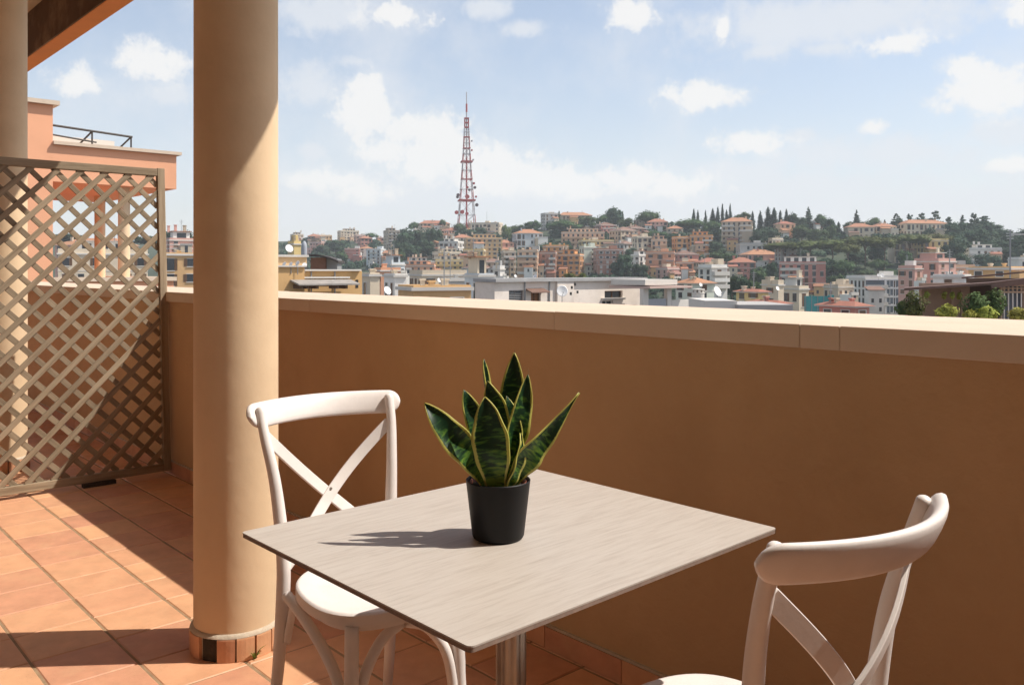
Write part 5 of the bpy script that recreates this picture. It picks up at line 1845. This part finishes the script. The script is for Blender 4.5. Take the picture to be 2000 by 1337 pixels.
def white_block():
    D = 75.0; x0 = 1110
    RO = 40
    loc, rz = facing(x0, D, RO)
    root = empty('rooftop_building', loc, rz, 'weathered white rooftop block with brown door and windows right behind the parapet', 'building')
    M = mat('weathered_white', (0.78, 0.69, 0.60), rough=0.95, var=0.08, nscale=0.6, stain=(0.46, 0.38, 0.32), stain_amt=0.6, stain_scale=0.45, bump=0.2, bscale=3)
    def q(x, y): return px2(x, y, x0, D, RO)
    L, _ = q(966, 551); R_, _ = q(1258, 551); zt = q(1110, 549)[1]
    zb = -9.0
    def op(xa, xb, ya, yb_):
        a, t = q(xa, ya); b, l = q(xb, yb_)
        return (a, b, l, t)
    win1 = op(994, 1023, 567, 596); door = op(1037, 1056, 570, 612); win2 = op(1181, 1216, 568, 581.5); win3 = op(1176, 1198, 586.5, 600)
    b = MB(); wall_with_openings(b, L, R_, zb, zt, 0, 0.35, [win1, door, win2, win3])
    b.box(L, R_, 0.351, 2.6, zb, zt - 0.02)
    # pier in the middle and projecting panel
    xa, _ = q(1085, 0); xb, _ = q(1117, 0)
    b.box(xa, xb, -0.25, -0.001, zb, zt)
    b.build('wall', M, root)
    MB().box(L - 0.15, R_ + 0.1, -0.35, 2.7, zt + 0.001, zt + 0.28).build('roof_coping', mat('grey_coping', (0.36, 0.35, 0.34), rough=0.9, var=0.2, nscale=1), root)
    def recess(o, name, m, frame, deep=0.28):
        pane = MB().box(o[0] + 0.001, o[1] - 0.001, deep, deep + 0.05, o[2], o[3]).build(name, m, root)
        f = MB(); t = 0.09
        f.box(o[0] + .001, o[0] + t, deep - 0.06, deep - 0.002, o[2], o[3]); f.box(o[1] - t, o[1] - .001, deep - 0.06, deep - 0.002, o[2], o[3])
        f.box(o[0] + t, o[1] - t, deep - 0.06, deep - 0.002, o[3] - t, o[3])
        f.box((o[0] + o[1]) / 2 - t / 2, (o[0] + o[1]) / 2 + t / 2, deep - 0.06, deep - 0.002, o[2], o[3] - t)
        f.build(name + '_frame', frame, pane)
        return pane
    p = recess(win1, 'window', M_GLASS, M_SHUT)
    sl_ = MB()
    for k in range(9):
        z = win1[2] + (win1[3] - win1[2]) * (k + 0.5) / 9
        sl_.box(win1[0] + 0.1, win1[1] - 0.1, 0.10, 0.16, z - 0.03, z + 0.03)
    sl_.build('roller_blind', M_METAL, root)
    recess(door, 'door', mat('brown_door', (0.26, 0.115, 0.05), rough=0.7, var=0.1), M_SHUT)
    recess(win2, 'window', M_GLASS, M_SHUT)
    recess(win3, 'window', M_GLASS, M_TRIM)
    a, z = q(1174, 583); c, _ = q(1218, 583)
    MB().box(a, c, -0.25, -0.001, z - 0.12, z + 0.06).build('window_sill', M_TRIM, root)
    a, z = q(1025, 566); c, _ = q(1061, 566)
    MB().add([(a, -0.9, z - 0.25), (c, -0.9, z - 0.25), (c, -0.001, z + 0.05), (a, -0.001, z + 0.05), (a, -0.9, z - 0.17), (c, -0.9, z - 0.17), (c, -0.001, z + 0.13), (a, -0.001, z + 0.13)],
             [(0, 3, 2, 1), (4, 5, 6, 7), (0, 1, 5, 4), (1, 2, 6, 5), (2, 3, 7, 6), (3, 0, 4, 7)]).build('door_canopy', M_ROOFD, root)
    for xx in (1024, 1072):
        a, _ = q(xx, 0)
        MB().tube([(a, -0.08, zb), (a, -0.08, zt)], 0.06, 8).build('drain_pipe', M_METAL, root)
    for xx, yy in ((1113, 561), (1119, 555), (1124, 570), (1111, 573)):
        a, z = q(xx, yy)
        MB().box(a - 0.12, a + 0.12, -0.262, -0.2505, z - 0.12, z + 0.12).build('wall_vent', M_BLACK, root)
    # loggia at the right end
    root2 = empty('roof_loggia', at(1262, 526.7, 74), rz, 'white open roof loggia with posts right of the weathered block', 'loggia')
    def q2(x, y): return px2(x, y, 1262, 74, RO)
    b = MB(); a, t = q2(1260, 546); c, l = q2(1323, 555.5)
    b.box(a, c, 0, 4, l, t); b.build('roof_beam', M_TRIM, root2)
    a, t = q2(1259, 559); c, l = q2(1342, 561.5)
    MB().box(a, c, -0.6, 4.2, l, t).build('canopy', mat('pinkish_slab', (0.50, 0.36, 0.31), rough=0.9), root2)
    for xa, xb in ((1260, 1270), (1307, 1315)):
        a, t = q2(xa, 561.6); c, l = q2(xb, 620)
        MB().box(a, c, 0.2, 0.6, l - 3, t - 0.001).build('post', M_TRIM, root2)
    a, t = q2(1270.5, 584); c, l = q2(1306.5, 620)
    MB().box(a, c, 0.3, 0.4, l - 3, t).build('railing_panel', mat('grey_panel', (0.34, 0.35, 0.37), rough=0.7), root2)
    a, t = q2(1315.5, 586); c, l = q2(1355, 620)
    MB().box(a, c, 0.2, 0.5, l - 3, t).build('side_wall', M_TRIM, root2)


white_block()


def cylinder_chimney():
    D = 58.0
    c = at(1364, 526.7, D)
    root = empty('chimney_stack', (c.x, c.y, EYE - 6), atan2(-FW.x, FW.y), 'white cylindrical chimney stack with slotted cap behind the parapet', 'chimney')
    s = D / FOC
    z = lambda y: 6 + (526.7 - y) * s
    MB().lathe([(11.5 * s, 0), (11.5 * s, z(573)), (12.4 * s, z(572.6)), (12.4 * s, z(571)), (10.5 * s, z(570.8))], 24).build('stack', M_TRIM, root, smooth=True)
    for k in range(8):
        a = 2 * pi * k / 8
        o = MB().box(8.5 * s, 11 * s, -2.2 * s, 2.2 * s, z(570.8), z(566)).build('cap_post', M_TRIM, root)
        o.rotation_euler = (0, 0, a)
    MB().lathe([(0, z(566) + .001), (12.4 * s, z(566) + 0.001), (12.4 * s, z(564)), (0, z(563))], 24).build('cap', M_TRIM, root, smooth=True)
    # low wall to its right
    loc, rz = facing(1450, 52, 0)
    w = empty('rooftop_wall', loc, rz, 'long low pale roof wall right of the cylinder chimney', 'wall')
    def q(x, y): return px2(x, y, 1450, 52)
    a, t = q(1378, 587); b_, l = q(1440, 620)
    MB().box(a, b_, 0, 5, l - 4, t).build('wall_body', M_TRIM, w)
    a, t = q(1436, 594); b_, l = q(1540, 620)
    MB().box(a, b_, -0.8, 5, l - 4, t).build('wall_step', M_FLAT, w)


cylinder_chimney()


def ochre_wing():
    D = 70.0; x0 = 620
    RO = 36
    loc, rz = facing(x0, D, RO)
    root = empty('ochre_building', loc, rz, 'long ochre rooftop building with pale coping beside the column', 'building')
    def q(x, y): return px2(x, y, x0, D, RO)
    mo = mat('ochre_wall', (0.60, 0.37, 0.16), rough=0.9, var=0.06, nscale=0.5, stain=(0.40, 0.25, 0.12), stain_amt=0.4, stain_scale=0.4)
    a, t = q(500, 521); c, l = q(591, 640)
    MB().box(a, c, -0.4, 3, l - 4, t).build('lower_block', mo, root)
    a, t = q(500, 501); c, l = q(603, 521)
    MB().box(a, c, 0.4, 3, l, t).build('upper_block', mat('light_ochre', (0.62, 0.42, 0.23), rough=0.9, var=0.06, nscale=0.5), root)
    MB().box(a, c + 0.1, 0.2, 3.1, t + 0.001, t + 0.18).build('roof_edge', M_TRIM, root)
    a2, t2 = q(500, 521); c2, _ = q(591, 521)
    MB().box(a2, c2 + 0.1, -0.6, 0.399, t2 + 0.001, t2 + 0.12).build('roof_edge', M_TRIM, root)
    a, t = q(591.2, 529); c, l = q(707, 640)
    MB().box(a, c, 0, 3, l - 4, t).build('long_wing', mo, root)
    a, t1 = q(591.5, 525.8); c, l1 = q(703, 528.9)
    MB().box(a, c, -0.3, 3.1, l1, t1).build('coping', M_TRIM, root)
    a, t1 = q(592, 540.5); c, l1 = q(681, 543)
    MB().box(a, c, -0.28, -0.001, l1, t1).build('string_course', M_TRIM, root)
    # grey tiled canopy on little brackets
    a, t = q(563, 549); c, l = q(680, 555.5)
    MB().add([(a, -2.2, l), (c, -2.2, l), (c, -0.41, t), (a, -0.41, t), (a, -2.2, l + .12), (c, -2.2, l + .12), (c, -0.41, t + .12), (a, -0.41, t + .12)],
             [(0, 3, 2, 1), (4, 5, 6, 7), (0, 1, 5, 4), (1, 2, 6, 5), (2, 3, 7, 6), (3, 0, 4, 7)]).build('canopy', mat('grey_tiles', (0.30, 0.27, 0.24), rough=0.95, var=0.3, nscale=2), root)
    for xx in (571, 583, 601, 640, 657):
        a, t = q(xx, 555.8); MB().box(a - 0.09, a + 0.09, -2.0, -0.41, t - 0.3, t - 0.001).build('bracket', M_SHUT, root)
    for xx in (607, 653):
        a, t = q(xx, 530); MB().tube([(a, -0.1, -6), (a, -0.1, t)], 0.06, 6).build('drain_pipe', M_METAL, root)
    for k, (xx, yy) in enumerate(((697, 546), (697, 556))):
        a, t = q(xx, yy); MB().box(a - 0.12, a + 0.12, -0.03, 0.01, t - 0.25, t).build('wall_vent', M_BLACK, root)
    # arched shed
    loc2, rz2 = facing(634, 76, 4)
    sh_ = empty('roof_shed', loc2, rz2, 'brown rooftop shed with dark arched roof behind the long ochre wing', 'shed')
    def q2(x, y): return px2(x, y, 634, 76)
    a, t = q2(607, 503); c, l = q2(636, 527)
    MB().box(a, c, 0, 3.5, l, t).build('shed_wall', mat('shed_brown', (0.24, 0.12, 0.075), rough=0.9, var=0.15), sh_)
    a2, t2 = q2(636.2, 505); c2, l2 = q2(657, 527)
    MB().box(a2, c2, 0.5, 3.5, l2, t2).build('glazed_side', mat('dull_glass', (0.30, 0.31, 0.31), rough=0.4), sh_)
    pts = []
    for k in range(13):
        tt = k / 12
        x, _ = q2(604 + 58 * tt, 0); _, z = q2(0, 499 + 14 * tt ** 2.2 + 1.2 * (1 - tt))
        pts.append((x, z))
    vs = []
    for x, z in pts:
        vs += [(x, -0.6, z), (x, 3.8, z), (x, 3.8, z + 0.16), (x, -0.6, z + 0.16)]
    fs = [(0, 3, 2, 1)] + [(12 * 4, 12 * 4 + 1, 12 * 4 + 2, 12 * 4 + 3)]
    for k in range(12):
        for q_ in range(4):
            r_ = (q_ + 1) % 4
            fs.append((k * 4 + q_, k * 4 + r_, k * 4 + 4 + r_, k * 4 + 4 + q_))
    MB().add(vs, fs).build('arched_roof', mat('dark_sheet', (0.06, 0.05, 0.045), rough=0.7), sh_)
    # grey water tank and cabinet
    c = at(594, 526.7, 77)
    tk = empty('water_tank', (c.x, c.y, EYE), 0, 'grey cylindrical water tank on the ochre roof', 'tank')
    s = 77 / FOC
    MB().lathe([(0.0, -0.2), (5.5 * s, -0.2), (5.5 * s, 45 * s), (4.5 * s, 52 * s), (1.5 * s, 56 * s), (0, 56 * s)], 20).build('tank_body', mat('tank_grey', (0.34, 0.36, 0.39), rough=0.6), tk, smooth=True)


ochre_wing()


def teal_hoarding():
    loc, rz = facing(1600, 205, -4)
    root = empty('hoarding', loc, rz, 'teal netting hoarding around a building site below the big rose block', 'hoarding')
    def q(x, y): return px2(x, y, 1600, 205)
    a, t = q(1572, 578); c, l = q(1620, 596)
    MB().box(a, c, 0, 0.2, l - 3, t).build('net_panel', M_TEAL, root)
    a, t = q(1620.2, 576); c, l = q(1627, 598)
    MB().box(a, c, -0.6, 1.4, l - 3, t).build('net_panel', M_TEAL, root)
    for k in range(5):
        a, t = q(1574 + k * 11.5, 577)
        MB().box(a - 0.06, a + 0.06, -0.12, -0.001, l - 3, t).build('post', M_METAL, root)


teal_hoarding()


def roof_aerial():
    D = 62
    loc, rz = facing(1973, D, -10)
    root = empty('roof_aerial', loc, rz, 'tall roof aerial with comb of white rods at far right', 'aerial')
    s = D / FOC
    MB().tube([(0, 0, -30 * s), (0, 0, 78 * s)], 0.05, 6).build('pole', M_METAL, root)
    for z, l in ((76, 5), (71, 7), (66, 7), (61, 6)):
        MB().box(-l * s, l * s, -0.02, 0.02, z * s - 0.02, z * s + 0.02).build('rod', M_DISH, root)
    MB().box(0, 34 * s, -0.025, 0.025, 68 * s, 69.2 * s).build('boom', M_DISH, root)
    for k in range(8):
        MB().box((4 + k * 4) * s, (4.7 + k * 4) * s, -0.3, 0.3, 69.3 * s, 70 * s).build('rod', M_DISH, root)


roof_aerial()

# ------------------------------------------------------------------ brown canopy terrace at right
def leaf_bush(name, x, y, wpx, hpx, D, key, label, n=420, cat='plant', seed=0, hang=False):
    r = random.Random(seed + int(x))
    s = D / FOC
    c = at(x, y, D)
    root = empty(name, c, 0, label, cat)
    b = MB()
    for _ in range(int(n * 2.2)):
        u = r.uniform(-1, 1); a = r.uniform(0, 2 * pi); q = sqrt(1 - u * u); k = r.random() ** 0.4
        bump_ = 1 + 0.28 * sin(3 * a + seed) * q + 0.2 * sin(5 * u + a * 2)
        p = Vector((q * cos(a) * wpx * s / 2, q * sin(a) * wpx * s / 2, hpx * s * (0.5 + 0.5 * u))) * 1.0
        p = Vector((p.x * k * bump_, p.y * k * bump_, p.z * (0.4 + 0.6 * k) * (0.85 + 0.15 * bump_)))
        d = Vector((p.x, p.y, p.z - hpx * s * 0.4)).normalized() if p.length > 0 else Vector((0, 0, 1))
        nrm = (d + Vector((r.uniform(-.7, .7), r.uniform(-.7, .7), r.uniform(-.2, 1.0)))).normalized()
        t1 = nrm.orthogonal().normalized(); t2 = nrm.cross(t1)
        g = r.uniform(0, 6.28); t1, t2 = t1 * cos(g) + t2 * sin(g), t2 * cos(g) - t1 * sin(g)
        sz = r.uniform(0.04, 0.095) * D / 30
        b.add([p + t1 * sz, p + t2 * sz * 0.4, p - t1 * sz, p - t2 * sz * 0.4], [(0, 1, 2, 3)])
    b.build('leaves', M_CROWN[key], root)
    st = MB()
    for k in range(4):
        a = k * 1.6
        st.tube([(0.02 * cos(a), 0.02 * sin(a), -1.2 if not hang else 0.0), (0.1 * wpx * s * cos(a), 0.1 * wpx * s * sin(a), hpx * s * 0.5)], 0.012 * D / 30, 5)
    st.build('stem', M_TRUNK, root)


def brown_terrace():
    D = 36.0; x0 = 1880
    loc, rz = facing(x0, D, 0)
    root = empty('roof_pavilion', loc, rz, 'brown rooftop pavilion with sloping canopy and planting at far right', 'pavilion')
    def q(x, y, dy=0.0):
        return (x - 1000) / FOC * (D + dy) - (x0 - 1000) / FOC * D, (526.7 - y) / FOC * (D + dy)
    mb_ = mat('brown_stucco', (0.42, 0.29, 0.21), rough=0.9, var=0.1, nscale=1)
    dk = mat('dark_canopy', (0.15, 0.085, 0.065), rough=0.7, var=0.15)
    a, t = q(1800, 566, 1.0); c, l = q(1894, 660, 1.0)
    MB().box(a, c, 1.0, 1.25, l - 2, t + 0.3).build('back_wall', mb_, root)
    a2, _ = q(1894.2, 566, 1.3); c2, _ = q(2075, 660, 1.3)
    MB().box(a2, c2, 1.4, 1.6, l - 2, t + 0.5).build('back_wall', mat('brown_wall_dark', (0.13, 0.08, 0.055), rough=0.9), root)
    # sloping canopies: lower one in front, upper one behind
    def slab(xa, ya, xb, yb_, th, y0, y1, m, nm):
        A, za = q(xa, ya, y0); Bx, zb = q(xb, yb_, y0); A1 = q(xa, ya, y1)[0]; B1 = q(xb, yb_, y1)[0]
        MB().add([(A, y0, za - th), (Bx, y0, zb - th), (B1, y1, zb - th), (A1, y1, za - th), (A, y0, za), (Bx, y0, zb), (B1, y1, zb), (A1, y1, za)],
                 [(0, 3, 2, 1), (4, 5, 6, 7), (0, 1, 5, 4), (1, 2, 6, 5), (2, 3, 7, 6), (3, 0, 4, 7)]).build(nm, m, root)
    slab(1766, 562.5, 1936, 551.5, 0.10, -0.6, 1.3, dk, 'canopy')
    slab(1936.2, 551.3, 2075, 534, 0.26, -0.6, 1.3, dk, 'canopy')
    slab(1878, 541, 2075, 523, 0.07, 1.7, 2.5, dk, 'upper_canopy')
    for xx in (1894, 1876):
        A, t = q(xx, 566); _, l = q(xx, 660)
        MB().box(A - 0.05, A + 0.05, 0.6, 0.7, l - 2, t - 0.02).build('post', mb_, root)
    # framed window with white bars
    o = (q(1958, 0)[0], q(2000, 0)[0])
    zt = q(0, 556)[1]; z2 = q(0, 570)[1]; zb = q(0, 640)[1]
    fr = mat('window_frame_pink', (0.50, 0.37, 0.28), rough=0.8)
    b = MB(); b.box(o[0] - 0.08, o[0], 0.0, 0.12, zb, zt); b.box(o[1], o[1] + 0.1, 0.0, 0.12, zb, zt); b.box(o[0] + .001, o[1] - .001, 0.0, 0.12, zt - 0.06, zt); b.box(o[0] + .001, o[1] - .001, 0.0, 0.12, z2 - 0.04, z2 + 0.03)
    b.box(o[0] + .001, o[1] - .001, 0.0, 0.12, (zt + z2) / 2 - 0.02, (zt + z2) / 2 + 0.02)
    pane = MB().box(o[0] - 0.05, o[1] + 0.05, 0.25, 0.3, zb, zt).build('window', mat('curtained_glass', (0.12, 0.14, 0.17), rough=0.25), root)
    b.build('window_frame', fr, pane)
    n = 5
    for k in range(n):
        x = o[0] + (o[1] - o[0]) * (k + 0.5) / n
        MB().box(x - 0.02, x + 0.02, 0.02, 0.06, zb, z2 - 0.05).build('window_bar', M_DISH, pane)
        MB().box(x - 0.03, x + 0.03, 0.02, 0.06, z2 + 0.04, zt - 0.07).build('window_bar', fr, pane)
    MB().box(q(1740, 0)[0], q(2075, 0)[0], -3.0, 4, q(0, 660)[1] - 2, q(0, 635)[1]).build('deck', mb_, root)


brown_terrace()
leaf_bush('oleander_bush', 1785, 622, 40, 56, 35, 'light', 'flowering pale leaved oleander at the left end of the brown pavilion', 520, seed=1)
leaf_bush('yellow_bush', 1850, 626, 36, 34, 34.5, 'lime', 'yellow green bush in front of the brown pavilion wall', 420, seed=2)
leaf_bush('green_shrub', 1905, 622, 44, 54, 34.8, 'bush', 'large dark leaved shrub in the middle of the brown pavilion', 560, seed=3)
leaf_bush('green_shrub', 1944, 618, 40, 56, 35.2, 'bush', 'tall dark shrub left of the barred window of the pavilion', 520, seed=4)
leaf_bush('yellow_bush', 1928, 632, 34, 36, 34, 'lime', 'bright yellow green bush below the tall dark shrub', 380, seed=5)
leaf_bush('yellow_bush', 1895, 634, 26, 30, 34, 'lime', 'small yellow bush between the two larger yellow ones', 300, seed=6)
leaf_bush('green_shrub', 1990, 630, 40, 30, 34, 'lime', 'olive green bush under the barred window at the right edge', 380, seed=7)
leaf_bush('cactus_bush', 1762, 614, 26, 26, 37, 'bush', 'dark little roof plant left of the oleander', 260, seed=8)
for i, (x, y) in enumerate(((1810, 571), (1844, 572), (1860, 572), (1874, 573))):
    leaf_bush('hanging_plant', x, y + 10, 7, 13, 35.5, 'lime', ('yellow hanging plant under the canopy edge, first from the left', 'yellow hanging plant under the canopy edge, second from the left',
                                                                 'yellow hanging plant under the canopy edge, third from the left', 'yellow hanging plant under the canopy edge, nearest the post')[i], 60, seed=20 + i, hang=True)

# ------------------------------------------------------------------ salmon neighbour building at left
def salmon_neighbour():
    X = -22.0
    root = empty('neighbour_building', (X, 0, 0), 0, 'salmon pink neighbouring terrace building with roof beam and railing beyond the trellis', 'building')
    m = mat('salmon_render', (0.80, 0.40, 0.235), rough=0.9, var=0.05, nscale=0.7, stain=(0.5, 0.24, 0.14), stain_amt=0.3, stain_scale=0.6)
    MB().box(-7, 0, 4.0, 5.50, -12, 5.10).build('pier', m, root)
    MB().box(-7.1, 0.12, 3.9, 5.62, 5.101, 5.20).build('pier_coping', M_COPING, root)
    MB().box(-6.0, 0, 5.501, 8.37, 3.33, 4.19).build('roof_slab', m, root)
    MB().box(-6.1, 0.10, 5.50, 8.47, 4.191, 4.27).build('roof_coping', M_COPING, root)
    for (x, y) in ((-0.5, 7.25), (-3.6, 7.6), (-3.6, 5.9)):
        o = MB().lathe([(0.14, 1.0), (0.14, 3.329)], 24).build('column', M_COLUMN, root, smooth='all'); o.location = (x, y, 0)
    MB().box(-6, 0, 5.501, 8.30, -12, 0.99).build('terrace_base', m, root)
    MB().box(-0.36, 0.06, 5.50, 8.36, 0.991, 1.09).build('terrace_coping', M_COPING, root)
    MB().box(-6.05, -0.361, 8.0, 8.36, 0.991, 1.09).build('terrace_coping', M_COPING, root)
    # railing on the roof
    rm = M_METAL
    def rail(name, a, b_, r_): MB().tube([a, b_], r_, 6).build(name, mat('dark_rail', (0.06, 0.055, 0.05), rough=0.6), root)
    rail('railing', (-0.5, 5.5, 4.72), (-0.5, 7.45, 4.62), 0.030)
    rail('railing', (-0.5, 5.5, 4.50), (-0.5, 6.6, 4.40), 0.022)
    rail('railing_post', (-0.5, 6.5, 4.27), (-0.5, 6.5, 4.68), 0.022)
    rail('railing_post', (-0.5, 7.42, 4.27), (-0.5, 7.42, 4.64), 0.022)
    rail('railing_stay', (-0.5, 6.5, 4.66), (-1.0, 6.25, 4.27), 0.022)
    rail('railing_stay', (-0.5, 7.42, 4.62), (-1.0, 7.2, 4.27), 0.022)
    MB().box(-1.6, -1.4, 5.51, 7.3, 4.28, 4.60).build('roof_panel', M_TRIM, root)


salmon_neighbour()
